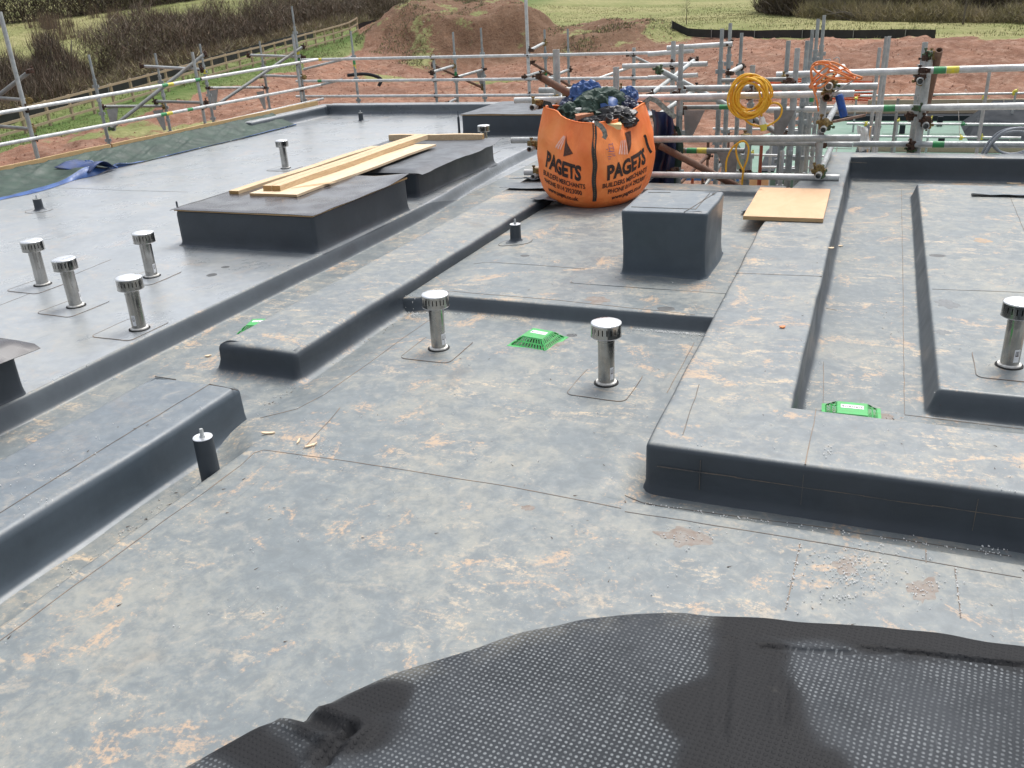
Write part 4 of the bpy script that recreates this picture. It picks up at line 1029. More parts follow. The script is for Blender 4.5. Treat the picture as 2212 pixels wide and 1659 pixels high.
# resample outline
seg_ = np.linalg.norm(np.roll(out_, -1, 0)-out_, axis=1); cum = np.concatenate([[0], np.cumsum(seg_)]); tot = cum[-1]; ss = np.arange(0, tot, .025)
oc = np.vstack([out_, out_[:1]]); ox = np.interp(ss, cum, oc[:, 0]); oy = np.interp(ss, cum, oc[:, 1])
for _ in range(3): ox = (np.roll(ox, 1)+ox*2+np.roll(ox, -1))/4; oy = (np.roll(oy, 1)+oy*2+np.roll(oy, -1))/4
jx = (vn(ss*5, ss*0, 401)-.5)*.02; ox = ox+jx; oy = oy+(vn(ss*6, ss*0+3, 402)-.5)*.02
tt = np.concatenate([[0, .006, .014, .024], np.geomspace(.035, 1, 70)]); ctr = np.array([.1, 1.15])
TX = ox[None]*(1-tt[:, None])+ctr[0]*tt[:, None]; TY = oy[None]*(1-tt[:, None])+ctr[1]*tt[:, None]
dd = np.hypot(TX-ox[None], TY-oy[None])
def segd(x, y, a, b):
    a = np.array(a); b = np.array(b); t = np.clip(((x-a[0])*(b[0]-a[0])+(y-a[1])*(b[1]-a[1]))/((b-a)**2).sum(), 0, 1)
    return np.hypot(x-a[0]-t*(b[0]-a[0]), y-a[1]-t*(b[1]-a[1]))
TZ = .004+.095*(1-np.exp(-(dd/.035)**1.5))+.04*sst(0, .8, dd)+.03*fbm(TX*2.2, TY*2.2, 3, 403)*sst(0, .3, dd)
g3 = lambda u, v: tuple(P(u, v, .11)[:2])
for a, b, w, dpt in ((g3(640, 1532), g3(755, 1582), .025, .025), (g3(755, 1582), g3(690, 1659), .02, .02), (g3(1700, 1420), g3(1690, 1580), .012, .010), (g3(1580, 1380), g3(1560, 1600), .012, .008), (g3(1640, 1395), g3(1930, 1415), .010, .012), (g3(1850, 1400), g3(2212, 1440), .010, .014), (g3(670, 1600), g3(720, 1659), .01, .01)):
    q_ = segd(TX, TY, a, b); TZ = TZ-dpt*np.exp(-(q_/w)**2)+dpt*.7*np.exp(-((q_-w*2.2)/w)**2)
pl = np.zeros_like(TX)
for a, b, w in ((g3(1600, 1320), g3(1590, 1659), .13), (g3(1660, 1400), g3(1680, 1700), .12), (g3(1620, 1345), g3(1950, 1370), .11), (g3(1950, 1372), g3(2300, 1410), .11), (g3(680, 1560), g3(800, 1500), .085), (g3(690, 1640), g3(790, 1600), .10), (g3(1500, 1560), g3(1560, 1520), .10), (g3(1560, 1680), g3(1750, 1700), .12), (g3(520, 1590), g3(620, 1659), .09)):
    pl = np.maximum(pl, (.75 if w == .07 else 1)-sst(w*.45, w*1.45, segd(TX, TY, a, b)+(fbm(TX*3, TY*3, 4, 405))*.22))
TZ = TZ+pl*.003
n_, k_ = TX.shape; ix = np.arange(n_*k_).reshape(n_, k_)
q = np.stack([ix[:-1], np.roll(ix[:-1], -1, 1), np.roll(ix[1:], -1, 1), ix[1:]], -1).reshape(-1, 4)[:, ::-1]
me = bpy.data.meshes.new('dimpled_mat'); me.from_pydata(np.stack([TX.ravel(), TY.ravel(), TZ.ravel()], -1).tolist(), [], q.tolist()); me.materials.append(MATS['dimpled_mat'])
me.polygons.foreach_set('use_smooth', [True]*len(me.polygons))
at = me.attributes.new('plain', 'FLOAT', 'POINT'); at.data.foreach_set('value', pl.ravel().astype(np.float32))
at = me.attributes.new('rim_wear', 'FLOAT', 'POINT'); at.data.foreach_set('value', (1-sst(.03, .20, dd)).ravel().astype(np.float32))
ca, sa = math.cos(math.radians(45+8)), math.sin(math.radians(45+8)); pitch = .0275
U_ = (TX*ca-TY*sa)/pitch; V_ = (TX*sa+TY*ca+0*TZ)/pitch
U_ = U_-np.clip(.1-TZ, 0, .1)/pitch*.5; V_ = V_+np.clip(.1-TZ, 0, .1)/pitch*.8
uvl = me.uv_layers.new(name='UVMap'); li = np.empty(len(me.loops), np.int32); me.loops.foreach_get('vertex_index', li)
uvl.data.foreach_set('uv', np.stack([U_.ravel()[li], V_.ravel()[li]], -1).ravel().astype(np.float32))
mo = bpy.data.objects.new('dimpled_mat', me); COL.objects.link(mo); tag(mo, 'black rubber mat with pale dimple dots heaped across the bottom of the view', 'mat')
# surface mesh flipped? make normals face up
bm = bmesh.new(); bm.from_mesh(me); bmesh.ops.recalc_face_normals(bm, faces=bm.faces)
if sum(f.normal.z for f in bm.faces) < 0: bmesh.ops.reverse_faces(bm, faces=bm.faces)
bm.to_mesh(me); bm.free()

# ------------------------------------------------------------------ small litter
def hgt(x, y):
    if -.95 < x < -.3 and y > 3.97: return .224
    if x > -.95 and 3.95 < y < 4.6: return .224
    if -4.3 < x < -3.64 and (y > 4.7): return .175
    if -4.3 < x < -3.62 and y < 4.05: return .181
    return float(zroof(x, y))+.002
chips = [((580, 937), .085, .02, .3, 'pale wood splinter lying beside the dark twig near the kerb corner'), ((672, 964), .075, .022, 1.0, 'pale wood splinter with blunt ends, right of the lap corner'), ((645, 955), .06, .010, 1.9, 'thin wood splinter standing slanted beside the wider one'),
         ((1795, 537), .05, .03, .2, 'cream scrap lying in the right hand gutter'), ((1770, 1001), .0, 0, 0, None), ((1813, 532), .07, .035, .2, 'pale scrap of paper on the gutter membrane right of the wide parapet'), ((648, 690), 0, 0, 0, None), ((450, 770), .05, .02, .6, 'short wood chip in the gutter left of the kerb end'), ((1690, 708), .04, .025, .5, 'small orange clay crumb on the wide parapet top'),
         ((2170, 1), 0, 0, 0, None), ((2190, 397), .16, .06, .0, 'curled dry leaf on the far end of the right platform')]
for (u, v), L, w, rz, lab in chips:
    if not lab: continue
    p = P(u, v, hgt(*P(u, v, 0)[:2])); m = MB(); n_c = 6; vs = []
    for i in range(n_c+1):
        f = i/n_c-.5; ww = w*(.25+.75*math.sin(math.pi*(i+.5)/(n_c+1)))/2*(1+.3*random.uniform(-1, 1))
        vs += [(L*f, -ww, .002+.012*f*f), (L*f, ww, .004+.012*f*f), (L*f, ww, .010+.012*f*f), (L*f, -ww, .009+.012*f*f)]
    fs = [(0, 1, 2, 3), (4*n_c+3, 4*n_c+2, 4*n_c+1, 4*n_c)]
    for i in range(n_c):
        for j in range(4): fs.append((4*i+j, 4*i+4+j, 4*i+4+(j+1) % 4, 4*i+(j+1) % 4))
    m.add(vs, fs); o = m.build('wood_chip' if 'wood' in lab else 'scrap', 'plywood' if 'clay' not in lab else 'cable_orange', None, local=True); o.location = p; o.rotation_euler[2] = rz; tag(o, lab, 'chip' if 'wood' in lab else 'scrap')
def scatter(name, label, pts, mat, r0, r1, shape='bead'):
    m = MB()
    for x, y in pts:
        z = hgt(x, y); r = random.uniform(r0, r1); a = random.uniform(0, 3)
        if shape == 'bead':
            m.add([(x+r, y, z+r*.6), (x-r*.5, y+r*.87, z+r*.6), (x-r*.5, y-r*.87, z+r*.6), (x, y, z+r*1.5), (x, y, z-.001)], [(0, 1, 3), (1, 2, 3), (2, 0, 3), (1, 0, 4), (2, 1, 4), (0, 2, 4)])
        else:
            c, s = math.cos(a)*r, math.sin(a)*r; w = r*random.uniform(.12, .35)
            m.add([(x-c+s*w/r, y-s-c*w/r, z), (x-c-s*w/r, y-s+c*w/r, z), (x+c, y+s, z+.002), (x, y, z+r*.25)], [(0, 1, 3), (1, 2, 3), (2, 0, 3)])
    return tag(m.build(name, mat), label, kind='stuff')
def cl(u, v, z, su, sv, n): return [tuple(P(random.gauss(u, su), random.gauss(v, sv), z)[:2]) for _ in range(n)]
def ln(u0, v0, u1, v1, z, n, s=4): return [tuple(P(u0+(u1-u0)*t+random.gauss(0, s), v0+(v1-v0)*t+random.gauss(0, s*.5), z)[:2]) for t in (random.random() for _ in range(n))]
bd = cl(1830, 1235, 0, 40, 22, 150)+cl(1870, 1215, 0, 60, 20, 60)+cl(1995, 1270, 0, 25, 22, 45)+cl(1480, 1160, 0, 35, 12, 35)+cl(1800, 1290, 0, 40, 6, 30)+ln(880, 668, 960, 676, 0, 60, 5)+cl(893, 672, 0, 16, 8, 110)
bd += ln(960, 678, 1130, 690, 0, 30, 3)+ln(1370, 708, 1520, 722, 0, 170, 4)+cl(1440, 712, 0, 40, 3, 120)+cl(1500, 722, 0, 14, 7, 60)+ln(1729, 1173, 1699, 1318, 0, 40, 2)+ln(2063, 1228, 2076, 1336, 0, 20, 2)
bd += ln(1360, 1080, 2186, 1198, -.05, 90, 5)+ln(1740, 810, 1730, 880, -.05, 60, 8)+cl(1780, 1080, -.05, 6, 6, 12)+cl(2150, 1180, -.05, 20, 8, 25)+cl(690, 975, 0, 25, 12, 25)+ln(560, 870, 760, 730, 0, 25, 5)+ln(0, 1120, 250, 950, .178, 45, 50)
bd += [tuple(P(random.uniform(0, 2212), random.uniform(600, 1400), 0)[:2]) for _ in range(260)]+ln(0, 1330, 400, 1010, 0, 60, 12)
bd = [(p[0], min(p[1], 6.17+random.uniform(-.03, .01)) if 6.1 < p[1] < 6.32 and p[0] > -3.5 else p[1]) for p in bd]
bd = [p for p in bd if -5.2 < p[0] < 2.2 and p[1] > 1.6 and not (p[0] > -2 and p[1] < 3.0)]
scatter('foam_beads', 'white polystyrene crumbs scattered thinly over the membrane', bd, 'foam_white', .0022, .0060)
lt = [tuple(P(random.uniform(0, 2212), random.uniform(560, 1400), 0)[:2]) for _ in range(150)]+ln(0, 1330, 400, 1010, -.0, 60, 10)+ln(560, 870, 860, 680, 0, 60, 5)+cl(1860, 890, -.05, 35, 6, 60)+ln(0, 900, 700, 560, -.05, 60, 6)
lt = [p for p in lt if -5.2 < p[0] < 2.2 and p[1] > 1.6 and not (p[0] > -2 and p[1] < 3.0)]
scatter('litter', 'small dark twigs and clay crumbs on the membrane', lt, 'litter_brown', .004, .013, 'twig')

# ================================================================== SCAFFOLDING
def pt3(u, v, ax, val): return PX(u, v, val) if ax == 'x' else PY(u, v, val) if ax == 'y' else P(u, v, val) if ax == 'z' else PD(u, v, val)
CL = {}
def coupler(parent, p, mat='rusty_clamp', s=1.0):
    k = (mat, round(s, 2))
    if k not in CL:
        m = MB(); r = .05*s
        m.lathe([(r*.85, -.032*s), (r, -.028*s), (r, .028*s), (r*.85, .032*s)], n=10); m.box((r*1.1, 0, 0), (.05*s, .03*s, .05*s)); m.tube([(r*.9, -.06*s, .0), (r*.9, .075*s, .0)], .010*s, 6); m.box((r*.9, .07*s, 0), (.028*s, .02*s, .028*s))
        m.tube([(-r*.8, -.01*s, -.05*s), (-r*.8, .0, .06*s)], .011*s, 6); m.box((-r*.8, 0, .055*s), (.03*s, .03*s, .018*s)); m.box((0, -r*.9, 0), (.07*s, .03*s, .055*s))
        CL[k] = m.build('coupler', mat, None, local=True); o = CL[k]
    else: o = CL[k].copy(); COL.objects.link(o)
    o.parent = parent; o.location = np.array(p)-ORG[parent.name]; o.rotation_euler = (random.choice((0, math.pi/2))+random.uniform(-.2, .2), random.uniform(-.3, .3), random.uniform(0, 6.28))
    return o
def pole(parent, a, b, r, mat='galvanised', name='scaffold_tube', hollow=True, n=10):
    return MB().tube([a, b], r, n, hollow=hollow).build(name, mat, parent, smooth=True, angle=45)
def band(parent, a, b, f, r, mats=('paint_green', 'paint_yellow'), w=.07):
    a = np.array(a); b = np.array(b); d = (b-a)/np.linalg.norm(b-a); c = a+(b-a)*f
    for i, m_ in enumerate(mats): MB().tube([c+d*(w*i), c+d*(w*(i+.96))], r*1.035, 10, cap=False).build('paint_band', m_, parent, smooth=True)
def kwik(parent, p, zt, zb, r=.031, mat='galvanised_frame', tape=None, sp=.25, thin=.45):
    """modular standard: tube with spigot top and clusters of V-pressings"""
    m = MB(); x, y = p[0], p[1]; m.tube([(x, y, zb), (x, y, zt-thin)], r, 10, cap=False); m.tube([(x, y, zt-thin), (x, y, zt)], r*.76, 10, hollow=True)
    m.lathe([(r*1.15, 0), (r*1.15, .03)], c=(x, y, zt-thin-.015), n=10)
    z = zt-thin-.12; k = 0
    while z > max(zb, zt-3.6):
        a = (k % 2)*math.pi/2+.3
        for q in (0, math.pi): m.box((x+math.cos(a+q)*r*1.35, y+math.sin(a+q)*r*1.35, z), (r*1.1, r*1.2, .055), a+q)
        m.box((x, y, z-.06), (r*2.6, .014, .012), a+.7)
        z -= sp; k += 1
    o = m.build('scaffold_standard', mat, parent, smooth=True, angle=40)
    if tape:
        for zt_, m_ in tape: MB().tube([(x, y, zt_), (x, y, zt_+.09)], r*1.06, 10, cap=False).build('paint_band', m_, parent, smooth=True)
    return o
def gusset(parent, p, dx, dy, L=.30, h=.42):
    m = MB(); a = Vector(p); b = a+Vector((dx*L, dy*L, 0)); c = a+Vector((dx*.03, dy*.03, -h)); d_ = a+Vector((dx*L*.35, dy*L*.35, -h)); n_ = Vector((-dy, dx, 0))*.004
    m.add([a+n_, b+n_, d_+n_, c+n_, a-n_, b-n_, d_-n_, c-n_], [(0, 1, 2, 3), (7, 6, 5, 4), (0, 4, 5, 1), (1, 5, 6, 2), (2, 6, 7, 3), (3, 7, 4, 0)]); return m.build('gusset_plate', 'grey_plate', parent)

# ---- left run
XL, XO = -12.62, -13.95
sc = thing('scaffold', 'tube guard rail scaffold running along the left roof edge beyond the tarpaulin', 'scaffold', (XL, 12, -3.2), 'scaffold guard rails round the roof')
R1 = .031
for (a, b) in (((0, 244), (647, 135)), ((0, 313), (654, 191)), ((0, 372), (660, 222))):
    p, q = PX(*a, XL+.07), PX(*b, XL+.07); d = (q-p)/np.linalg.norm(q-p); A, B = p-d*4.5, q+d*.75
    pole(sc, A, B, R1, 'galvanised_bright')
    for f, mt in ((.43, ('paint_green', 'paint_yellow')), (.545, ('paint_green',)) if a[1] != 313 else (.53, ('paint_green',))): band(sc, p, q, f+random.uniform(-.015, .015), R1, mt, .16)
ps = [((7, 25), (84, 350), .034), ((420, 112), (445, 276), .031), ((634, 74), (654, 232), .031)]
for tp_, bt, r in ps:
    b = PX(*bt, XL); t_ = PX(*tp_, XL); pole(sc, (b[0], b[1], -3.2), (b[0], b[1], t_[2]), r, 'galvanised')
    for (u0, v0), (u1, v1) in (((0, 244), (647, 135)), ((0, 313), (654, 191)), ((0, 372), (660, 222))):
        p, q = PX(u0, v0, XL), PX(u1, v1, XL); f = (b[1]-p[1])/(q[1]-p[1]); coupler(sc, (XL+.03, b[1], p[2]+(q[2]-p[2])*f), 'rusty_clamp')
for tp_, bt, tape in (((192, 118), (239, 327), None), ((334, 115), (371, 298), None), ((430, 95), (462, 266), 'y'), ((559, 89), (583, 236), None), ((635, 13), (660, 232), 'yg')):
    xo = XO if tape != 'yg' else XL-.25
    b = PX(*bt, xo); t_ = PX(*tp_, xo); zt = t_[2]
    kwik(sc, b, zt, -3.2, tape=[(zt-.62, 'paint_yellow')] if tape == 'y' else [(zt-1.05, 'paint_yellow'), (zt-1.15, 'paint_green'), (zt-1.22, 'paint_green')] if tape else None)
for a, b in (((308, 143, 'x', XO), (435, 150, 'x', XL-.1)), ((337, 219, 'x', XO), (445, 222, 'x', XL-.1)), ((221, 230, 'x', XO), (352, 229, 'x', XO)), ((538, 119, 'x', XO), (654, 123, 'x', XL-.1)), ((450, 190, 'x', XO), (570, 189, 'x', XO)), ((563, 163, 'x', XO), (657, 166, 'x', XL-.1)),
             ((-60, 207, 'x', XO), (64, 217, 'x', XL-.08)), ((-60, 268, 'x', XO), (69, 279, 'x', XL-.08))):
    p, q = pt3(*a), pt3(*b); pole(sc, p, q, .030, 'galvanised_dull' if a[1] > 200 else 'galvanised')
    coupler(sc, q, random.choice(('rusty_clamp', 'brass_clamp'))); coupler(sc, p, 'rusty_clamp') if a[0] > 0 else None
for a, b in (((239, 278), (443, 116)), ((472, 224), (654, 101)), ((-40, 235), (66, 153))):
    p, q = PX(*a, XO+.25), PX(*b, XL-.15); pole(sc, p, q, .034, 'galvanised_dull'); coupler(sc, p, 'green_clamp'); coupler(sc, q, 'rusty_clamp')
for u, v in ((230, 236), (352, 236), (452, 196), (570, 196)): gusset(sc, PX(u, v, XO), 0, 1 if u in (230, 452) else -1)
# decking boards outside the left edge, well below the rail
# ---- far run
YF, YO = 18.95, 20.3
sf = thing('scaffold', 'tube guard rail scaffold along the far end of the left roof', 'scaffold', (-8, YF, -3.2), 'scaffold guard rails round the roof')
far_rails = (((640, 129.5), (1423, 114)), ((640, 175.5), (1423, 168)), ((640, 208.5), (1240, 205)))
for a, b in far_rails:
    p, q = PY(*a, YF-.07), PY(*b, YF-.07); pole(sf, p, q, .032, 'galvanised_bright')
    if a[1] < 200: band(sf, p, q, .07, .032, ('paint_yellow',) if a[1] < 150 else ('paint_green',), .12)
pole(sf, PY(655, 150, YF), PY(765, 122, YF+.6), .03, 'galvanised'); pole(sf, PY(640, 196, YF-.3), PY(740, 172, YF), .03, 'galvanised')
for tp_, bt, r in (((935, 118), (944, 222), .031), ((1137, -4), (1144, 209), .036), ((1368, 103), (1369, 185), .036)):
    b = PY(*bt, YF); t_ = PY(*tp_, YF); pole(sf, (b[0], b[1], -3.2), (b[0], b[1], t_[2]), r, 'galvanised_bright' if tp_[1] < 0 else 'galvanised')
    for (u0, v0), (u1, v1) in far_rails:
        p, q = PY(u0, v0, YF), PY(u1, v1, YF); f = (b[0]-p[0])/(q[0]-p[0])
        if 0 < f < 1: coupler(sf, p+(q-p)*f+np.array([0, -.03, 0]), random.choice(('rusty_clamp', 'rusty_clamp', 'brass_clamp')))
for tp_, bt, yy, tape in (((755, 67), (775, 222), YF+.35, 'yg'), ((979, 69), (989, 222), YF+.55, 'g'), ((1038, 60), (1048, 222), YO, None), ((1175, 64), (1180, 189), YF+.55, 'g'), ((1226, 62), (1229, 182), YO, None), ((1331, 145), (1331, 190), YF-.4, None)):
    b = PY(*bt, yy); zt = PY(*tp_, yy)[2]
    kwik(sf, b, zt, -3.2, tape=None if not tape else [(zt-.75, 'paint_green'), (zt-.84, 'paint_yellow')] if tape == 'yg' else [(zt-.95, 'paint_green')])
for a, b, mt in (((933, 156, 'y', YF-.5), (980, 142, 'y', YF+.5), 'galvanised'), ((986, 167, 'y', YF+.5), (1045, 150, 'y', YO), 'galvanised'), ((1146, 108, 'y', YF-.4), (1175, 93, 'y', YF+.5), 'galvanised'), ((1133, 166, 'y', YF-.5), (1175, 153, 'y', YF+.5), 'galvanised'), ((1180, 170, 'y', YF+.5), (1230, 150, 'y', YO), 'galvanised'),
                 ((935, 140, 'y', YF+.1), (1043, 190, 'y', YO), 'rusty_tube'), ((1148, 135, 'y', YF+.1), (1235, 188, 'y', YO), 'rusty_tube'), ((965, 224, 'y', YF), (985, 214, 'y', YO-.6), 'galvanised'), ((1230, 192, 'y', YF), (1385, 137, 'y', YO), 'galvanised_bright'), ((1355, 116, 'y', YF+.2), (1450, 160, 'y', YO), 'galvanised')):
    p, q = pt3(*a), pt3(*b); pole(sf, p, q, .031, mt); coupler(sf, p, 'rusty_clamp'); coupler(sf, q, random.choice(('brass_clamp', 'rusty_clamp')))
o = MB().box((0, 0, 0), (.10, .012, .27)).build('tag_plate', 'cable_grey', sf); o.location = PY(1052, 108, YO-.05)-ORG[sf.name]
gusset(sf, PY(1045, 155, YO), -1, 0, .2, .42)

# ---- middle scaffold behind the bag, hanging over the drop
Y1 = 11.05
sm_ = thing('scaffold', 'tangle of tubes and standards behind the bag over the drop', 'scaffold', (-1.5, 11.5, -3.2), 'scaffold guard rails round the roof')
R2 = .039
H_ = [((1112, 217), (1845, 202), Y1, R2, 'galvanised_bright'), ((1165, 195.5), (1896, 186), Y1+.75, .040, 'galvanised'), ((1105, 303), (1858, 298), Y1, R2+.002, 'galvanised'), ((1133, 372), (1813, 384), Y1, R2, 'galvanised_bright'),
      ((1423, 325), (1608, 326), Y1+.6, .036, 'galvanised_dull'), ((1473, 232), (1582, 231), Y1+1.0, .030, 'galvanised_dull'), ((1559, 174), (1712, 171), Y1+1.6, .029, 'galvanised_dull'), ((1345, 143), (1528, 138), Y1+2.2, .036, 'galvanised_bright'), ((1400, 117), (1499, 109), Y1+3.5, .038, 'galvanised_bright'),
      ((1441, 104), (1582, 95), Y1+3.2, .038, 'galvanised_bright'), ((1400, 168), (1507, 162), Y1+3, .034, 'galvanised_bright'), ((1620, 308), (1842, 312), Y1+.35, .034, 'galvanised'), ((1435, 217), (1560, 216), Y1+1.6, .026, 'galvanised')]
for a, b, y, r, mt in H_:
    p, q = PY(*a, y), PY(*b, y); pole(sm_, p, q, r, mt)
    if mt == 'galvanised_dull' and a[0] in (1423, 1473): band(sm_, p, q, .34 if a[0] == 1423 else .75, r, ('paint_green', 'paint_yellow'), .13)
for a, b, r, mt in (((1423, 150, 'y', Y1+1.2), (1690, 290, 'y', Y1+1.4), .036, 'galvanised'), ((1420, 312, 'y', Y1+.15), (1606, 410, 'y', Y1+.4), .044, 'rusty_tube'), ((1165, 165, 'y', Y1-.15), (1236, 205, 'y', Y1+.0), .046, 'rusty_tube'), ((1418, 252, 'y', Y1+.4), (1510, 188, 'y', Y1+1.6), .032, 'galvanised'),
                    ((1405, 205, 'y', Y1+.4), (1500, 130, 'y', Y1+2.4), .030, 'galvanised'), ((1575, 158, 'y', Y1+2.8), (1602, 143, 'y', Y1+3.4), .034, 'galvanised_bright'), ((1628, 255, 'y', Y1+1.3), (1692, 296, 'y', Y1+1.2), .034, 'galvanised_dull'), ((1460, 405, 'y', 13), (1530, 335, 'y', 14), .026, 'rusty_tube'), ((1520, 405, 'y', 13.4), (1560, 350, 'y', 14.2), .03, 'galvanised_dull'),
                    ((1700, 262, 'y', 13.5), (1730, 238, 'y', 13.9), .05, 'galvanised')):
    p, q = pt3(*a), pt3(*b); pole(sm_, p, q, r, mt); coupler(sm_, p, random.choice(('rusty_clamp', 'green_clamp'))); coupler(sm_, q, 'rusty_clamp')
# transoms whose open ends point at the viewer (they run back along y)
for (u, v), L, r, mt, y0 in (((1149, 233), 1.3, .038, 'galvanised', Y1-.25), ((1143, 323), 1.2, .036, 'galvanised', Y1-.3), ((1151, 382), .9, .032, 'galvanised', Y1-.2), ((1790, 187), 2.6, .040, 'galvanised_bright', Y1-.25), ((1785, 211), .35, .048, 'rusty_tube', Y1-.2), ((1778, 281), 2.4, .036, 'galvanised', Y1-.35), ((1767, 381), 2.2, .038, 'galvanised', Y1-.3)):
    p = PY(u, v, y0); pole(sm_, p, p+np.array([.02, L, .0]), r, mt)
    coupler(sm_, p+np.array([0, .16, .05]), 'brass_clamp', 1.15); coupler(sm_, p+np.array([.02, .22, .0]), random.choice(('green_clamp', 'rusty_clamp')), 1.0)
for (u, v), (ub, vb), y, r, mt, kind, tape in (((1790, 128), (1759, 405), Y1+.12, .042, 'galvanised', 't', None), ((1471, 95), (1464, 405), Y1+.5, .040, 'galvanised_frame', 'k', None), ((1453, 89), (1453, 255), Y1+2.3, .034, 'galvanised', 's', None), ((1559, 62), (1546, 400), Y1+2.4, .036, 'galvanised_frame', 'k', None),
                                    ((1579, 50), (1560, 405), Y1+3.3, .036, 'galvanised_frame', 'k', None), ((1602, 71), (1591, 293), Y1+3.4, .034, 'galvanised_frame', 'k', 1.1), ((1627, 141), (1610, 408), Y1+.35, .040, 'galvanised_frame', 'k', None), ((1704, 88), (1681, 390), Y1+1.9, .040, 'galvanised_frame', 'k', None),
                                    ((1720, 104), (1704, 386), Y1+1.6, .046, 'galvanised', 'k', None), ((1742, 88), (1721, 405), Y1+2.3, .040, 'galvanised_frame', 'k', None), ((1747, 64), (1735, 405), Y1+3.2, .034, 'galvanised_frame', 'k', None), ((1765, 41), (1750, 280), Y1+4.0, .036, 'galvanised_frame', 'k', 1.1), ((1779, 33), (1768, 200), Y1+4.6, .036, 'galvanised_frame', 'k', None),
                                    ((1203, 107), (1203, 240), Y1+.15, .044, 'galvanised', 't', None), ((1331, 145), (1331, 200), Y1+.6, .040, 'galvanised', 't', None), ((1690, 326), (1685, 400), Y1+1.0, .04, 'galvanised_bright', 'k', None)):
    t_ = PY(u, v, y); b = PY(ub, vb, y)
    x = (t_[0]+b[0])/2; zt = t_[2]; zb = -3.2 if kind != 's' else b[2]
    if u in (1203, 1331): zb = .0 if u == 1203 else -.1
    if kind in 'ts': pole(sm_, (x, y, zb), (x, y, zt), r, mt)
    else: kwik(sm_, (x, y), zt, zb, r, mt, tape=[(zt-tape, 'paint_yellow'), (zt-tape-.1, 'paint_green')] if tape else None)
    for a, b_, yy, rr, m2 in H_:
        p, q = PY(*a, yy), PY(*b_, yy)
        if abs(yy-y) < .6 and min(p[0], q[0])+.05 < x < max(p[0], q[0]):
            f = (x-p[0])/(q[0]-p[0]); coupler(sm_, (x, (y+yy)/2, p[2]+(q[2]-p[2])*f), random.choice(('rusty_clamp', 'rusty_clamp', 'brass_clamp')), 1.05)
for u, v, y in ((1477, 238, Y1+.52), (1672, 238, Y1+1.1), (1595, 330, Y1+.55)): gusset(sm_, PY(u, v, y), 1 if u != 1595 else -1, 0, .27, .38)
o = MB().box((0, 0, 0), (.05, .006, .10)).build('tag_plate', 'paint_yellow', sm_); o.location = PY(1711, 246, Y1+1.5)-ORG[sm_.name]
# ---- right run
Y2 = 13.45
sr = thing('scaffold', 'tube guard rail scaffold standing behind the right far parapet', 'scaffold', (.5, Y2, -3.2), 'scaffold guard rails round the roof')
for a, b, y, r, mt, e in (((1677, 162), (2212, 146), Y2-.5, .044, 'galvanised_bright', 2), ((1655, 238), (2212, 229), Y2-.1, .044, 'galvanised_bright', 2), ((1843, 311), (2212, 313), Y2-.08, .042, 'galvanised', 2)):
    p, q = PY(*a, y), PY(*b, y); q = q+(q-p)*.6; pole(sr, p, q, r, mt)
    band(sr, p, q, .41 if a[1] < 200 else .30, r, ('paint_green', 'paint_yellow') if a[1] < 200 else ('paint_green',), .15)
    x = .44; f = (x-p[0])/(q[0]-p[0]); coupler(sr, p+(q-p)*f+np.array([0, -.02, 0]), 'rusty_clamp' if a[1] != 238 else 'green_clamp', 1.1)
for (u, v), (ub, vb), y, r, mt, k in (((2002, 91), (1964, 335), Y2+.5, .05, 'galvanised', 'k'), ((2008, 110), (1981, 335), Y2+.02, .052, 'galvanised', 't'), ((1898, 103), (1877, 333), Y2+3, .030, 'galvanised', 't'), ((1911, 79), (1889, 333), Y2+4.2, .030, 'galvanised', 't'), ((1922, 78), (1902, 250), Y2+5, .028, 'galvanised', 't'), ((2140, 150), (2107, 337), Y2+5.5, .03, 'galvanised', 't'), ((1935, 213), (1931, 333), Y2+7, .03, 'galvanised_dull', 't')):
    t_ = PY(u, v, y); b = PY(ub, vb, y); x = (t_[0]+b[0])/2
    if k == 'k': kwik(sr, (x, y), t_[2], -3.2, r, mt, thin=.3, sp=.3)
    else: pole(sr, (x, y, -3.2), (x, y, t_[2]), r, mt)
p, q = PY(2029, 108, Y2-.1), PY(2000, 240, Y2+.75); pole(sr, p, q, .046, 'rusty_tube')
for (u, v), L in (((1988, 176), 1.6), ((2000, 273), 1.4)):
    p = PY(u, v, Y2-.2); pole(sr, p, p+np.array([0, L, 0]), .045, 'galvanised'); coupler(sr, p+np.array([0, .18, .05]), 'rusty_clamp', 1.3); coupler(sr, p+np.array([0.02, .25, -.03]), 'brass_clamp', 1.2)
for (u, v), mt in (((2000, 125), 'rusty_clamp'), ((2006, 118), 'green_clamp'), ((1968, 322), 'green_clamp'), ((1966, 250), 'rusty_clamp'), ((2020, 118), 'brass_clamp')): coupler(sr, PY(u, v, Y2), mt, 1.05)
p, q = PY(1955, 122, Y2), PY(2033, 117, Y2); 

# ---- things hung on the scaffold
def coil(name, label, c, r0, r1, n, rad_, mat, y, seed, wob=.03, tail=None, cat='cable coil', depth=.10):
    rnd = random.Random(seed); pts = []; C = PY(*c, y)
    for k in range(n*28):
        a = 2*math.pi*k/28; t = k/28/n; L = int(k/28); rr = r0+(r1-r0)*((math.sin(L*2.4)+1)/2)+wob*math.sin(a*2+L)*.4
        pts.append((C[0]+rr*math.cos(a)*(.93)+wob*math.sin(L*1.7)*1.6, C[1]-.05-depth*t+.02*math.sin(a*3+L), C[2]+rr*math.sin(a)*1.05-wob*math.cos(L*1.3)))
    t = thing(name, label, cat, tuple(C)); MB().tube(pts, rad_, 6).build('cable', mat, t, smooth=True)
    return t, C
YC = Y1-.02
t, C = coil('cable_coil', 'yellow extension lead coiled over a scaffold standard', (1624, 206), .165, .228, 16, .0125, 'cable_yellow', YC+.02, 5, .020, depth=.16)
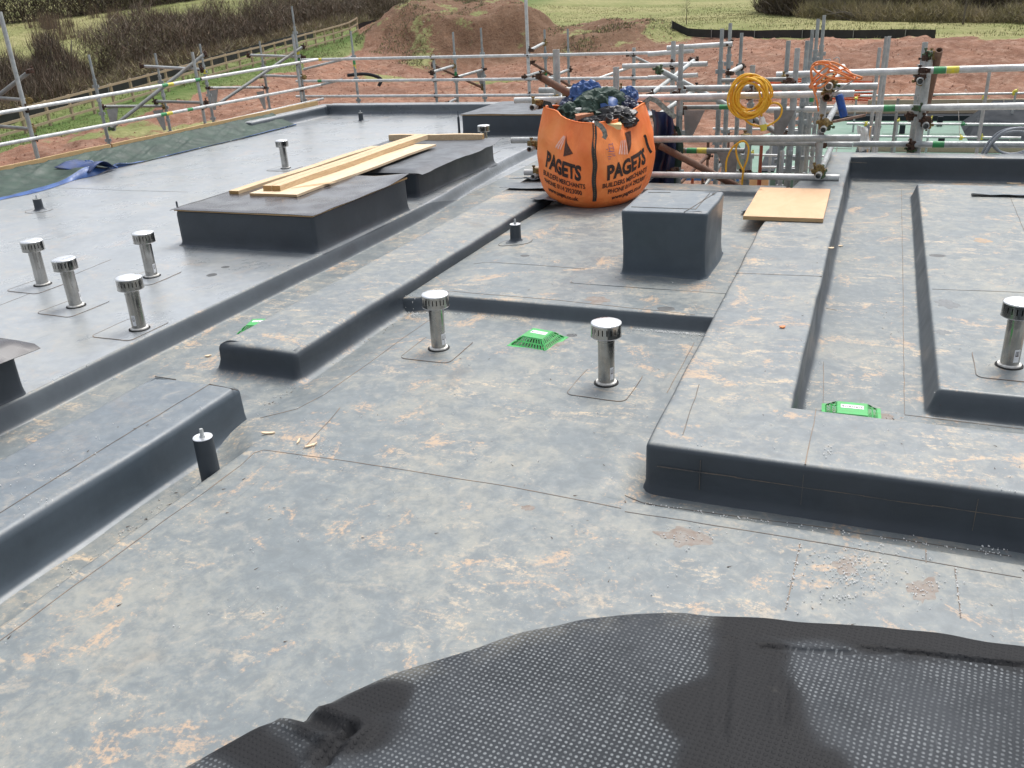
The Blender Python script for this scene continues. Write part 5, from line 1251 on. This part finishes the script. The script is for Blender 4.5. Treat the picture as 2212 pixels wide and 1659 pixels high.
pts = [PY(u, v, YC-.12) for u, v in ((1640, 215), (1646, 232), (1645, 246), (1645, 254))]; MB().tube(pts, .0125, 6).build('cable_tail', 'cable_yellow', t, smooth=True)
a, b = PY(1645, 252, YC-.12), PY(1650, 282, YC-.12); m = MB(); mid_ = a+(b-a)*.55; m.tube([a, a+(mid_-a)*.3, mid_], [.022, .034, .040], 12); pl_ = m.build('plug', 'paint_white', t, smooth=True, angle=50)
MB().tube([mid_, mid_+(b-mid_)*.5, b], [.042, .040, .034], 12).build('plug_end', 'paint_yellow', pl_, smooth=True, angle=50)
lp = [PY(u, v, YC-.06) for u, v in ((1598, 245), (1622, 268), (1655, 272), (1680, 258), (1689, 240), (1684, 226), (1670, 222), (1655, 232))]
def smooth_pts(p, k=6):
    out = []; n = len(p)
    for i in range(n-1):
        p0, p1, p2, p3 = np.array(p[max(i-1, 0)]), np.array(p[i]), np.array(p[i+1]), np.array(p[min(i+2, n-1)])
        for j in range(k):
            s = j/k; out.append(.5*((2*p1)+(-p0+p2)*s+(2*p0-5*p1+4*p2-p3)*s*s+(-p0+3*p1-3*p2+p3)*s**3))
    out.append(np.array(p[-1])); return out
MB().tube(smooth_pts(lp), .0125, 6).build('loose_loop', 'cable_yellow', t, smooth=True)
lp = [PY(u, v, YC-.03) for u, v in ((1568, 372), (1570, 345), (1583, 318), (1605, 305), (1617, 318), (1614, 345), (1606, 368), (1602, 410))]
lp2 = [PY(u, v, YC-.03) for u, v in ((1607, 372), (1594, 345), (1590, 322), (1596, 308), (1608, 304))]
t2 = thing('hanging_cable', 'yellow cable loop hanging low under the coil', 'cable', tuple(PY(1600, 310, YC)))
MB().tube(smooth_pts(lp), .012, 6).build('cable', 'cable_yellow', t2, smooth=True); MB().tube(smooth_pts(lp2), .012, 6).build('cable_loop', 'cable_yellow', t2, smooth=True)
t = thing('orange_cable', 'tangled orange cable slung round the scaffold tubes by the blue canister', 'cable', tuple(PY(1790, 160, Y1-.2)))
for i, L in enumerate(([(1752, 190), (1765, 170), (1800, 155), (1845, 172), (1830, 150), (1800, 135), (1765, 134), (1752, 150), (1755, 185), (1764, 215), (1768, 240)], [(1748, 188), (1762, 165), (1790, 142), (1812, 150), (1832, 176), (1800, 170), (1770, 160), (1756, 145), (1775, 138), (1800, 150), (1850, 168)],
                     [(1750, 190), (1775, 188), (1800, 165), (1820, 150), (1840, 160), (1862, 168), (1850, 172), (1810, 168), (1780, 175), (1756, 188)], [(1757, 175), (1753, 150), (1770, 136), (1795, 140), (1780, 165), (1765, 180), (1762, 200)])):
    MB().tube(smooth_pts([PY(u, v, Y1-.30+.05*math.sin(k*2+i)) for k, (u, v) in enumerate(L)]), .0105, 6).build('cable', 'cable_orange', t, smooth=True)
o = MB(); a, b = PY(1812, 205, Y1-.1), PY(1823, 252, Y1-.1); o.tube([a, a+(b-a)*.06, b-(b-a)*.06, b], [.036, .044, .044, .038], 16); cn = tag(o.build('blue_canister', 'can_blue', None, smooth=True, angle=40), 'blue cylinder hanging under the orange cable', 'canister')
MB().tube([PY(1792, 208, Y1-.25), PY(1852, 168, Y1-.25)], .010, 6).build('rod', 'galvanised', cn, smooth=True)
MB().tube(smooth_pts([PY(1800, 128, Y1), PY(1808, 124, Y1), PY(1813, 128, Y1), PY(1813, 145, Y1)]), .006, 6).build('wire_hook', 'galvanised', cn, smooth=True)
t = thing('hose_coil', 'grey hose loops hanging over the far parapet at the right frame edge', 'hose', tuple(PY(2180, 310, Y2-.3)))
for i, (du, dv, s) in enumerate(((0, 0, 1), (4, 4, .93), (9, 2, 1.08))):
    L = [(2118, 338), (2135, 308), (2160, 285), (2195, 277), (2225, 285), (2235, 305), (2215, 325), (2185, 332), (2155, 325), (2140, 308)]
    MB().tube(smooth_pts([PY(2180+(u-2180)*s+du, 310+(v-310)*s+dv, Y2-.25-.03*i) for u, v in L]), .016, 6).build('hose', 'cable_grey', t, smooth=True)
def ragf(s, tt_):
    c = PY(1850+24*s+6*tt_, 272+58*tt_*(1-.25*s)+6*s, Y2+.25); return (c[0], c[1]+.06*float(vn(s*5, tt_*4, 501)), c[2]+.015*float(vn(s*9, tt_*8, 502)))
fold('white rag draped on the thin rail behind the parapet corner', ragf, 'foam_white', 'rag', 14, 16, 'rag', .004)
def hang(u0, u1, v0, v1, y, seed, amp=.08):
    def f(s, t_):
        c = PY(u0+(u1-u0)*s+10*t_*(s-.2)+6*math.sin(t_*5), v0+(v1-v0)*t_+12*s*(1-t_), y); return (c[0], c[1]+amp*math.sin(s*9+seed+t_*2)+amp*float(vn(s*4, t_*6, seed)), c[2])
    return f
fold('navy blue tarpaulin hanging in folds behind the right side of the bag', hang(1405, 1452, 236, 402, Y1+.25, 511, .05), 'tarp_navy', nu=24, nv=36)
fold('green tarpaulin corner hanging behind the navy one', hang(1430, 1466, 262, 400, Y1+.45, 512, .05), 'tarp_green', nu=20, nv=30)

# ================================================================== LOWER SITE beyond the drop
def poly_slab(name, pts, z, th, mat, parent=None):
    m = MB(); n = len(pts); m.add([(p[0], p[1], z) for p in pts]+[(p[0], p[1], z-th) for p in pts], [tuple(range(n)), tuple(range(n, 2*n))[::-1]]+[(k, n+k, n+(k+1) % n, (k+1) % n) for k in range(n)])
    bm = None; return m.build(name, mat, parent)
ZG = -1.4
lb = thing('lower_building', 'unfinished lower building with pale green roof sheet and black edges beyond the scaffold', 'building', (0, 20, -3.2))
yb0, yb1 = 20.2, 28.6
poly_slab('green_deck', [(-2.5, yb0), (8, yb0), (8, yb1), (-1.7, yb1), (-3.5, 24.6)], ZG, 1.7, 'green_roof', lb)
poly_slab('back_edging', [(-1.8, yb1+.01), (8, yb1+.01), (8, yb1+.55), (-1.8, yb1+.55)], ZG+.14, .5, 'black_membrane', lb)
poly_slab('back_board', [(-.4, yb1+.57), (8, yb1+.57), (8, yb1+.65), (-.4, yb1+.65)], ZG+.52, .9, 'beige_board', lb)
poly_slab('back_board', [(-1.8, yb1+.57), (-.42, yb1+.57), (-.42, yb1+.65), (-1.8, yb1+.65)], ZG+.40, .9, 'beige_board', lb)
x0 = P(1852, 322, ZG+.1)[0]; yf = P(1900, 321, ZG)[1]
poly_slab('front_board', [(x0, yf-.42), (8, yf-.42), (8, yf-.36), (x0, yf-.36)], ZG+.18, .60, 'beige_board', lb)
poly_slab('front_edging', [(x0, yf-.35), (8, yf-.35), (8, yf-.05), (x0, yf-.05)], ZG+.06, .3, 'black_membrane', lb)
poly_slab('black_strip', [tuple(P(u, v, ZG)[:2]) for u, v in ((1848, 330), (1868, 272), (1904, 274), (1880, 330))], ZG+.03, .05, 'black_membrane', lb)
poly_slab('black_strip', [tuple(P(u, v, ZG)[:2]) for u, v in ((1640, 372), (1655, 330), (1690, 292), (1712, 292), (1688, 330), (1672, 372))], ZG+.03, .05, 'black_membrane', lb)
for pix in (((1796, 300), (1845, 300)), ((1905, 290), (2080, 290)), ((1700, 318), (1840, 322)), ((1812, 300), (1806, 330))):
    a, b = P(*pix[0], ZG), P(*pix[1], ZG); MB().bar((a[0], a[1], ZG+.004), (b[0], b[1], ZG+.004), .02, .01).build('sheet_joint', 'seam_dark', lb)
for u, v in ((1948, 288), (2029, 272), (2031, 320)):
    a = P(u, v, ZG); MB().box((a[0], a[1], ZG+.12), (.14, .14, .26)).build('outlet_stub', 'black_membrane', lb)
# black hipped roof part at the right
a, b, c = P(2091, 304, ZG), P(2081, 284, ZG), None; yt = a[1]+2.6
tL = PY(2146, 217, yt); mL = PY(2110, 257, a[1]+1.0)
m = MB(); m.add([a, (8, a[1], ZG), (8, yt, tL[2]), tL, mL, b, (b[0], yt+.6, ZG), (8, yt+.6, ZG)], [(0, 1, 2, 3, 4), (0, 4, 5), (5, 4, 3, 6), (3, 2, 7, 6)]); m.build('hipped_cover', 'black_membrane', lb)
for k in range(3):
    x = 1.9+k*1.1; MB().bar((x, a[1]-.002, ZG+.012), (x, yt-.01, tL[2]+.012), .012, .012).build('felt_lap', 'seam_dark', lb)
# thin rails on the lower building
lr = thing('handrail', 'thin white rail fence with yellow couplers round the lower green roof', 'rail', (1, 19, -1.4))
for a, b, y, r in (((1858, 207), (2230, 201), 26.5, .028), ((1829, 267), (2230, 269), 24.0, .030), ((1849, 294), (2205, 298), 22.6, .028), ((1600, 334), (1790, 338), 16.5, .02), ((1640, 361), (1760, 361), 16.0, .02), ((1540, 278), (1740, 280), 18, .022), ((1830, 200), (1890, 198), 23, .02)):
    pole(lr, PY(*a, y), PY(*b, y), r, 'galvanised_bright', 'rail', n=8)
for (u, v), (ub, vb), y in (((2127, 212), (2107, 337), 22.7), ((2010, 255), (2002, 300), 23), ((1940, 260), (1930, 330), 22.7), ((1850, 212), (1846, 260), 26.4), ((2195, 196), (2190, 235), 26.5), ((1645, 300), (1640, 380), 16.2), ((1668, 280), (1664, 330), 17), ((1623, 330), (1618, 372), 16.3)):
    t_ = PY(u, v, y); pole(lr, (t_[0], y, ZG-.2), t_, .026, 'galvanised', 'upright', n=8); coupler(lr, t_, 'paint_yellow', .8)
for u, v, y, mt in ((1870, 267, 24, 'paint_yellow'), (1882, 269, 24, 'paint_green'), (2076, 297, 22.6, 'paint_yellow'), (2118, 297, 22.6, 'paint_yellow'), (2190, 201, 26.5, 'paint_yellow'), (2081, 268, 24, 'paint_green')): coupler(lr, PY(u, v, y), mt, .9)
# ladder / hop-up frame poles with boards
def plank(label, a, b, w, h, mat='scaffold_board', name='plank', cat='plank', grp=None): return tag(MB().bar(a, b, w, h).build(name, mat), label, cat, grp)
zb_ = -1.15
for k in range(5): plank('pale scaffold plank in the loading deck below the edge, '+('nearest the roof', 'second from the roof', 'middle one', 'second from its far side', 'on its far side')[k], (-2.5, 13.7+k*.27, zb_), (-.35, 13.7+k*.27, zb_+.004*k), .235, .04, grp='planks of the loading deck')
pa, pb = PY(1468, 382, 15.6), PY(1597, 384, 15.6); o = MB().tube([pa, pb], .062, 14, hollow=True).build('blue_pipe', 'pipe_blue', None, smooth=True, angle=45); tag(o, 'blue plastic pipe lying low behind the scaffold standards', 'pipe')
plank('yellowish board leaning low beside the blue pipe', PY(1598, 391, 15.2), PY(1660, 391, 15.2), .08, .16, 'ply_board')
plank('thin pale lath slanting behind the parapet corner', PY(1800, 263, 16), PY(1868, 249, 17.5), .04, .04, 'rusty_tube', 'lath', 'lath')
plank('upright strip of plywood tied to the thin standards', PY(1873, 333, Y2+.6), PY(1881, 273, Y2+.6), .09, .02, 'ply_board')
for i, (u, v0, v1, y, mt) in enumerate(((1646, 302, 402, 13.0, 'prop_orange'), (1710, 300, 345, 15, 'prop_orange'), (1545, 378, 406, 14, 'prop_orange'), (1496, 380, 406, 13.6, 'prop_orange'), (1530, 305, 400, 14.4, 'rusty_tube'), (1519, 360, 405, 13.8, 'rusty_tube'), (1575, 285, 330, 17, 'rusty_tube'))):
    t_ = PY(u, v0, y); o = thing('steel_prop', ['tall orange steel prop left of the plywood offcut', 'orange steel prop behind the double standard', 'short orange prop end under the brown brace', 'leftmost orange prop end beside the navy tarpaulin', 'tall brown steel prop standing left of the hanging cable', 'short brown prop end beside the blue pipe', 'brown steel prop far behind the yellow coil'][i], 'prop', (t_[0], y, -3.2), 'steel props standing on the site below')
    pole(o, (t_[0], y, -3.2), (t_[0], y, t_[2]-.5), .030, mt, 'outer_tube'); pole(o, (t_[0], y, t_[2]-.55), (t_[0], y, t_[2]), .022, mt, 'inner_tube'); MB().box((t_[0], y, t_[2]), (.12, .12, .01)).build('head_plate', mt, o)
# concrete blocks / slab beyond the building, so that the drop has a floor
poly_slab('concrete_slab', [(-9, 10.9), (7, 10.9), (7, 17.4), (-9, 17.4)], -3.02, .3, 'concrete'); tag(bpy.data.objects['concrete_slab'], 'pale concrete slab on the site floor below the scaffold', kind='structure')
# orange plastic mesh barrier out on the soil
def gz1(x, y): return float(tz(x, y, False)[0])
gzd = lambda x, y: float(tz(x, y)[0])+.12
bt = thing('barrier_mesh', 'orange plastic mesh barrier strung across the soil behind the scaffold', 'barrier', (0, 36, -3.2)); A1, B1 = PD(1630, 222, 46.5), PD(1880, 225, 45.5)
m = MB(); nn_ = 60
for k in range(nn_+1):
    t_ = k/nn_; x, y = A1[0]+(B1[0]-A1[0])*t_, A1[1]+(B1[1]-A1[1])*t_; z = gzd(x, y); m.bar((x, y, z+.02), (x, y, z+.85+.04*math.sin(k)), .085, .01)
for j in range(9):
    z = -3.15+.1*j; m.bar((A1[0], A1[1], gzd(A1[0], A1[1])+.04+.1*j), (B1[0], B1[1], gzd(B1[0], B1[1])+.04+.1*j), .01, .07)
m.build('net', 'mesh_orange', bt)
for k in range(5):
    t_ = k/4; x, y = A1[0]+(B1[0]-A1[0])*t_, A1[1]+(B1[1]-A1[1])*t_; MB().tube([(x, y, gzd(x, y)-.2), (x, y, gzd(x, y)+1.0)], .02, 6).build('pin', 'rusty_tube', bt)
# pallet, hose tangle and chopped pile beyond the far parapet
t = thing('hose_pile', 'heap of black corrugated hose on the soil beyond the far left parapet', 'hose', tuple(PD(720, 180, 42)))
for i in range(4):
    c = PD(705+18*i, 178+3*i, 42); g = gz1(c[0], c[1]); pts = [(c[0]+1.2*math.cos(a*.35+i)*(1+.2*math.sin(a)), c[1]+.9*math.sin(a*.35+i)*1.5, g+.15+.22*abs(math.sin(a*.5+i))) for a in range(24)]
    MB().tube(pts, .07, 6).build('hose', 'black_plastic', t, smooth=True)
c = [PD(u, v, 42) for u, v in ((750, 163), (790, 160), (822, 170), (818, 186))]; MB().tube(smooth_pts(c), .08, 6).build('hose', 'black_membrane', t, smooth=True)
for lab, u, v, D, s in (('pale timber pallet lying on the soil behind the far rail', 790, 200, 38, 1.2), ('scatter of cream offcuts beside the black hose', 715, 198, 39, .8)):
    c = PD(u, v, D); g = gz1(c[0], c[1]); t = thing('pallet' if 'pallet' in lab else 'offcut_pile', lab, 'pallet' if 'pallet' in lab else 'offcuts', (c[0], c[1], g+.08))
    for k in range(6): MB().bar((c[0]-s*.9+.1*random.random(), c[1]-s*.5+k*.2*s, g+.18+.02*(k % 2)), (c[0]+s*.9-.1*random.random(), c[1]-s*.5+k*.2*s+random.uniform(-.1, .1), g+.2), .13, .05).build('slat', 'plywood', t)

# ================================================================== FENCES, HEDGES, FIELD
pf = thing('rail_fence', 'pale timber post and rail fence climbing from the left edge to the dirt mound', 'fence', tuple(fpt(0)))
L_ = np.linalg.norm((FB-FA)[:2]); np_ = int(L_*1.22/1.9); t0_ = -.20
posts = []
for k in range(np_+1):
    t = t0_+(1.0-t0_)*k/np_; q = fpt(t); z = gz1(q[0], q[1]); posts.append((q[0], q[1], z)); MB().box((q[0], q[1], z+.62), (.13, .13, 1.5), math.atan2(fd[1], fd[0])).build('post', 'fence_wood', pf)
for hh in (1.27, .74, .24):
    for k in range(np_):
        a, b = posts[k], posts[k+1]; off = -fn_*.08
        MB().bar((a[0]+off[0], a[1]+off[1], a[2]+hh), (b[0]+off[0], b[1]+off[1], b[2]+hh), .045, .13).build('rail', 'fence_wood', pf)
def silt(name, label, P2, hgt_, sp):
    t = thing(name, label, 'silt fence', (P2[0][0], P2[0][1], gz1(*P2[0])))
    pts = []
    for a, b in zip(P2[:-1], P2[1:]):
        n = max(1, int(math.dist(a, b)/.8)); pts += [(a[0]+(b[0]-a[0])*i/n, a[1]+(b[1]-a[1])*i/n) for i in range(n)]
    pts.append(tuple(P2[-1])); m = MB(); vs = []
    for i, p in enumerate(pts):
        z = gz1(*p); w = .05*(float(vn(i*.9, 3, 601))-.5)
        for h in (-.1, .33*hgt_, .66*hgt_, hgt_): vs.append((p[0]+w*(h > 0), p[1]+w, z+h+.06*float(vn(i*.5, 1, 602))))
    m.add(vs, [(4*i+j, 4*i+4+j, 4*i+5+j, 4*i+1+j) for i in range(len(pts)-1) for j in range(3)]); m.build('black_sheet', 'silt_black', t, smooth=True)
    for i in range(0, len(pts), sp):
        p = pts[i]; z = gz1(*p); MB().box((p[0]-.03, p[1]-.06, z+hgt_*.52), (.05, .05, hgt_+.15)).build('stake', 'galvanised_dull', t)
silt('silt_fence', 'black sheet silt fence behind the post and rail fence', [tuple(fpt(t)[:2]+fn_*3.2) for t in (-.3, 0, .3, .6, .8, .93)], .62, 3)
silt('silt_fence', 'black sheet silt fence between the bare soil and the pasture on the right', [tuple(PD(u, v, D)[:2]) for u, v, D in ((1452, 80, 84), (1520, 81, 82), (1650, 82, 78), (1800, 84, 74.5), (1935, 83, 72), (2020, 84, 70))], .55, 5)
silt('silt_fence', 'short end of black silt sheet beside the dirt mound', [tuple(PD(772, 66, 95)[:2]), tuple(PD(815, 62, 97)[:2])], .7, 4)

def twigs(name, label, x, y, z0, dx, dy, dz, w, mats, parent=None, kind='stuff', cat=None):
    """thin tapered blades given by base point, direction vector and width"""
    n = len(x); a = np.random.uniform(0, 2*np.pi, n); cxw, cyw = np.cos(a)*w/2, np.sin(a)*w/2
    V = np.empty((n, 3, 3)); V[:, 0] = np.stack([x-cxw, y-cyw, z0], -1); V[:, 1] = np.stack([x+cxw, y+cyw, z0], -1); V[:, 2] = np.stack([x+dx, y+dy, z0+dz], -1)
    me = bpy.data.meshes.new(name); me.vertices.add(n*3); me.vertices.foreach_set('co', V.astype(np.float32).ravel())
    me.loops.add(n*3); me.loops.foreach_set('vertex_index', np.arange(n*3, dtype=np.int32)); me.polygons.add(n)
    me.polygons.foreach_set('loop_start', np.arange(0, n*3, 3, dtype=np.int32))
    for m_ in mats: me.materials.append(MATS[m_])
    me.polygons.foreach_set('material_index', np.random.randint(0, len(mats), n).astype(np.int32)); me.update(calc_edges=True); me.validate()
    o = bpy.data.objects.new(name, me); COL.objects.link(o)
    if parent is not None: o.parent = parent
    elif kind: tag(o, label, None, None, kind)
    else: tag(o, label, cat)
    return o
U = np.random.uniform
def hedge(name, label, P2, h, wd, n, mats, hn=.35, tw=(.02, .055), tl=(.3, 1.1), kind='stuff', low=.0):
    P2 = np.array(P2); sg = np.linalg.norm(np.diff(P2, axis=0), axis=1); cu = np.concatenate([[0], np.cumsum(sg)]); s = U(0, cu[-1], n)
    x = np.interp(s, cu, P2[:, 0]); y = np.interp(s, cu, P2[:, 1]); o_ = np.random.normal(0, 1, n)*wd*.5; o_ = np.clip(o_, -wd, wd)
    d = (P2[-1]-P2[0])/np.linalg.norm(P2[-1]-P2[0]); x = x-d[1]*o_; y = y+d[0]*o_
    lump = 1-hn+hn*2*vn(s/3.3, s*0+2, 611)*.6+hn*vn(s/1.2, o_, 612)*.8; hh = h*lump*(1-.35*(np.abs(o_)/wd)**2)
    f = U(0, 1, n)**1.15; L = U(*tl, n); z = tz(x, y, False)+hh*f*.88+low-.1
    return twigs(name, label, x, y, z, np.random.normal(0, .62, n)*L, np.random.normal(0, .62, n)*L, L*np.abs(np.random.normal(.6, .4, n)), U(*tw, n), mats, kind=kind)
hl = [tuple(fpt(t)[:2]+fn_*8.0) for t in (.40, .55, .75, 1.0, 1.35, 1.7)]
hedge('hedge', 'long bare brown hedge climbing behind the rail fence', hl, 3.9, 2.6, 105000, ['twig_brown', 'twig_dark', 'twig_brown', 'twig_grey', 'twig_rust'], .55)
hedge('hedge', 'tangle of thin grey shoots along the foot of the long hedge', [tuple(fpt(t)[:2]+fn_*5.2) for t in (-.1, .15, .3, .5, .9, 1.3)], 1.2, 1.2, 26000, ['twig_rust', 'straw', 'twig_grey'], .5, (.02, .05), (.3, .8))
for lab, t, r, n, h in (('bare brown bush nearest the left edge, below the pasture', 0.215, 3.4, 9000, 3.3), ('tall bare bush left of the gap in the hedge', .295, 2.4, 5500, 3.9)):
    c = fpt(t)[:2]+fn_*7.5; a = U(0, 2*np.pi, n); rr = np.sqrt(U(0, 1, n))*r; f = U(0, 1, n); rr2 = rr*(.6+.5*np.sin(np.pi*np.minimum(f+.15, 1)))
    x, y = c[0]+rr2*np.cos(a), c[1]+rr2*np.sin(a); L = U(.3, 1.2, n); hh = h*(1-.55*(rr/r)**2)*(.75+.45*vn(x, y, 621)); b = thing('bush', lab, 'bush', (c[0], c[1], gz1(*c)))
    g0 = gz1(*c); o_ = np.array([c[0], c[1], g0])
    twigs('twig_crown', None, x-c[0], y-c[1], hh*f*.9, np.random.normal(0, .35, n)*L, np.random.normal(0, .35, n)*L, L*np.abs(np.random.normal(.8, .3, n)), U(.025, .06, n), ['twig_brown', 'twig_grey', 'twig_dark', 'twig_rust'], b)
    m = MB()
    for k in range(9):
        q = U(0, 6.28); m.tube([(c[0]+.3*math.cos(q), c[1]+.3*math.sin(q), g0-.2), (c[0]+1.0*math.cos(q), c[1]+1.0*math.sin(q), g0+h*.45), (c[0]+1.5*math.cos(q+.4), c[1]+1.5*math.sin(q+.4), g0+h*.85)], [.07, .045, .015], 5)
    m.build('stem', 'bark', b)
hedge('far_hedge', 'dark hedge across the top of the pasture at the upper left', [tuple(PD(u, v, D)[:2]) for u, v, D in ((-500, 90, 150), (0, 52, 138), (150, 36, 140), (310, 12, 150), (520, -8, 175))], 6.5, 3, 42000, ['twig_dark', 'twig_dark', 'twig_brown'], .3, (.07, .14), (.5, 1.6))
wd_ = [tuple(PD(u, v, D)[:2]) for u, v, D in ((1690, 8, 135), (1770, 30, 112), (1900, 40, 104), (2050, 44, 102), (2212, 46, 100), (2500, 40, 100))]
hedge('woodland_edge', 'dense dark leafless woodland filling the upper right corner', wd_, 10.0, 4.5, 110000, ['twig_dark', 'twig_dark', 'twig_brown', 'twig_brown', 'twig_grey'], .25, (.06, .15), (.6, 2.2))
hedge('undergrowth', 'pale dry stems along the foot of the woodland', [tuple(np.array(PD(u, v, D)[:2])) for u, v, D in ((1735, 36, 104), (1900, 50, 96), (2050, 52, 94), (2212, 52, 92), (2400, 50, 92))], 1.6, 1.8, 26000, ['straw', 'twig_grey', 'straw'], .5, (.02, .05), (.4, 1.2))
def tree(label, u, D, h, r, lean=0.0, nb=14, mat='bark'):
    c = PD(u, 40, D); g = gz1(c[0], c[1]); t = thing('tree', label, 'tree', (c[0], c[1], g)); pts = [(c[0]+lean*k*k*.02, c[1], g-.3+h*k/6) for k in range(7)]
    MB().tube(pts, [r*(1-.13*k) for k in range(7)], 9).build('trunk', mat, t, smooth=True)
    m = MB()
    for k in range(nb):
        f = random.uniform(.3, .95); a = random.uniform(0, 6.28); L = h*.28*(1.2-f); b = Vector((c[0]+lean*(f*6)**2*.02, c[1], g+h*f)); e = b+Vector((math.cos(a)*L, math.sin(a)*L, L*.7)); md = (b+e)/2+Vector((0, 0, -.1*L)); m.tube([b, md, e], [r*.3*(1.2-f), r*.2*(1.2-f), r*.06], 5)
    m.build('limb', mat, t)
    n = 1500 if h > 4 else 110; a = U(0, 6.28, n); f = U(.35, 1.05, n); R_ = h*.28*(1.25-f)*np.sqrt(U(0, 1, n)); L = U(.2, .7, n)
    twigs('crown', None, R_*np.cos(a), R_*np.sin(a), f*h, np.cos(a)*L*.5, np.sin(a)*L*.5, L*.7, U(.015, .035, n), ['twig_brown', 'twig_grey'], t)
tree('thick grey trunk at the woodland edge, left one', 1797, 101, 11, .55); tree('thick grey trunk standing right of the fallen branches', 1908, 101, 10, .40); tree('slender pale sapling in front of the dark woodland', 2082, 90, 6.5, .10, .3, 8); tree('small bare sapling standing alone in the pasture behind the silt fence', 1483, 96, 2.6, .05, 0, 8)
tree('slim trunk deep in the right corner of the woodland', 2190, 99, 9, .16)
m = MB(); c = PD(1870, 50, 97); g = gz1(c[0], c[1])
for k in range(26):
    a = random.uniform(-.5, .5)+(3.14 if k % 3 else 0); L = random.uniform(1.5, 3.8); b = Vector((c[0]+random.uniform(-1.5, 1.5), c[1]+random.uniform(-.8, .8), g+.1)); m.tube([b, b+Vector((math.cos(a)*L*.5, random.uniform(-.6, .6), L*.22)), b+Vector((math.cos(a)*L, random.uniform(-.8, .8), L*random.uniform(.1, .5)))], [.06, .045, .015], 5)
tag(m.build('fallen_branches', 'bark'), 'pile of pale fallen branches at the foot of the woodland', 'branches')
# stalks of dead weeds in the upper left pasture
n = 60; cc = [(U(60, 340), U(22, 75), U(112, 134)) for _ in range(34)]+[(U(330, 460), U(30, 60), U(115, 126)) for _ in range(10)]
X_, Y_ = [], []
for u, v, D in cc: q = PD(u, v, D); X_ += list(np.random.normal(q[0], .45, 60)); Y_ += list(np.random.normal(q[1], .6, 60))
X_ = np.array(X_); Y_ = np.array(Y_); n = len(X_)
twigs('dead_weeds', 'upright brown stalks of dead weeds dotted over the upper left pasture', X_, Y_, tz(X_, Y_, False), np.random.normal(0, .12, n), np.random.normal(0, .12, n), U(.8, 2.2, n), U(.03, .07, n), ['twig_rust', 'twig_brown'])
def blades(name, label, n, ur, Dr, hr, wr, mats, cond=None):
    D = np.sqrt(U(Dr[0]**2, Dr[1]**2, n)); an = U(ur[0], ur[1], n); x, y = D*np.sin(an), D*np.cos(an)
    k = np.ones(n, bool) if cond is None else cond(x, y); x, y = x[k], y[k]; n = len(x)
    k = vn(x*.45, y*.45, 631)+.35*vn(x*2, y*2, 632) > .55; x, y = x[k], y[k]; n = len(x)
    h = U(*hr, n)*(.6+.8*vn(x*.3, y*.3, 633)); return twigs(name, label, x, y, tz(x, y)-.03, np.random.normal(0, .35, n)*h, np.random.normal(0, .35, n)*h, h, U(*wr, n), mats)
rd = math.radians
blades('pasture_grass', 'rough tussocks of pale winter grass over the pasture', 90000, (rd(-58), rd(10)), (72, 150), (.08, .26), (.03, .08), ['straw', 'grass_blade', 'grass_blade', 'straw'], lambda x, y: soilmask(x, y) < .3)
blades('verge_grass', 'green grass along the post and rail fence', 60000, (rd(-60), rd(-32)), (46, 100), (.06, .20), (.04, .08), ['grass_blade'], lambda x, y: (np.abs((x-FA[0])*fn_[0]+(y-FA[1])*fn_[1]+.2) < 4.2) & (soilmask(x, y) < .6))
def onm(x, y): return (mound(x, y, 985, 90, 11, 13, 1, .2)+mound(x, y, 1285, 85, 11, 10, 1, .2) > .1) & (vn(x/2.3, y/2.3, 641) > .5)
blades('mound_weeds', 'weeds and moss patches sprouting on the dirt mounds', 60000, (rd(-34), rd(-12)), (74, 106), (.08, .25), (.05, .10), ['grass_blade', 'twig_grey'], onm)
# clods of soil
n = 14000; D = np.sqrt(U(24**2, 100**2, n)); an = U(rd(-56), rd(14), n); x, y = D*np.sin(an), D*np.cos(an); k = soilmask(x, y) > .8; x, y = x[k], y[k]; z = tz(x, y); n = len(x)
r = U(.02, .08, n)*(1+D[k]/140); off = np.array([(1, 0, 0), (-.5, .87, 0), (-.5, -.87, 0), (.1, .1, .9)]); V = np.stack([x, y, z-.02], -1)[:, None]+off[None]*r[:, None, None]*U(.6, 1.3, (n, 4, 1))
Fc = (np.arange(n)[:, None, None]*4+np.array([(0, 1, 3), (1, 2, 3), (2, 0, 3)])[None]).reshape(-1, 3)
me = bpy.data.meshes.new('soil_clods'); me.from_pydata(V.reshape(-1, 3).tolist(), [], Fc.tolist())
simple('clod', (.30, .16, .105), (.24, .12, .078), .7, .95, bump=.5); simple('stone', (.55, .46, .38), (.4, .3, .24), 3, .9)
me.materials.append(MATS['clod']); me.materials.append(MATS['stone']); me.polygons.foreach_set('material_index', (np.repeat(np.random.uniform(0, 1, n) > .95, 3)).astype(np.int32))
o = bpy.data.objects.new('soil_clods', me); COL.objects.link(o); tag(o, 'loose clods and stones over the bare red soil', kind='stuff')
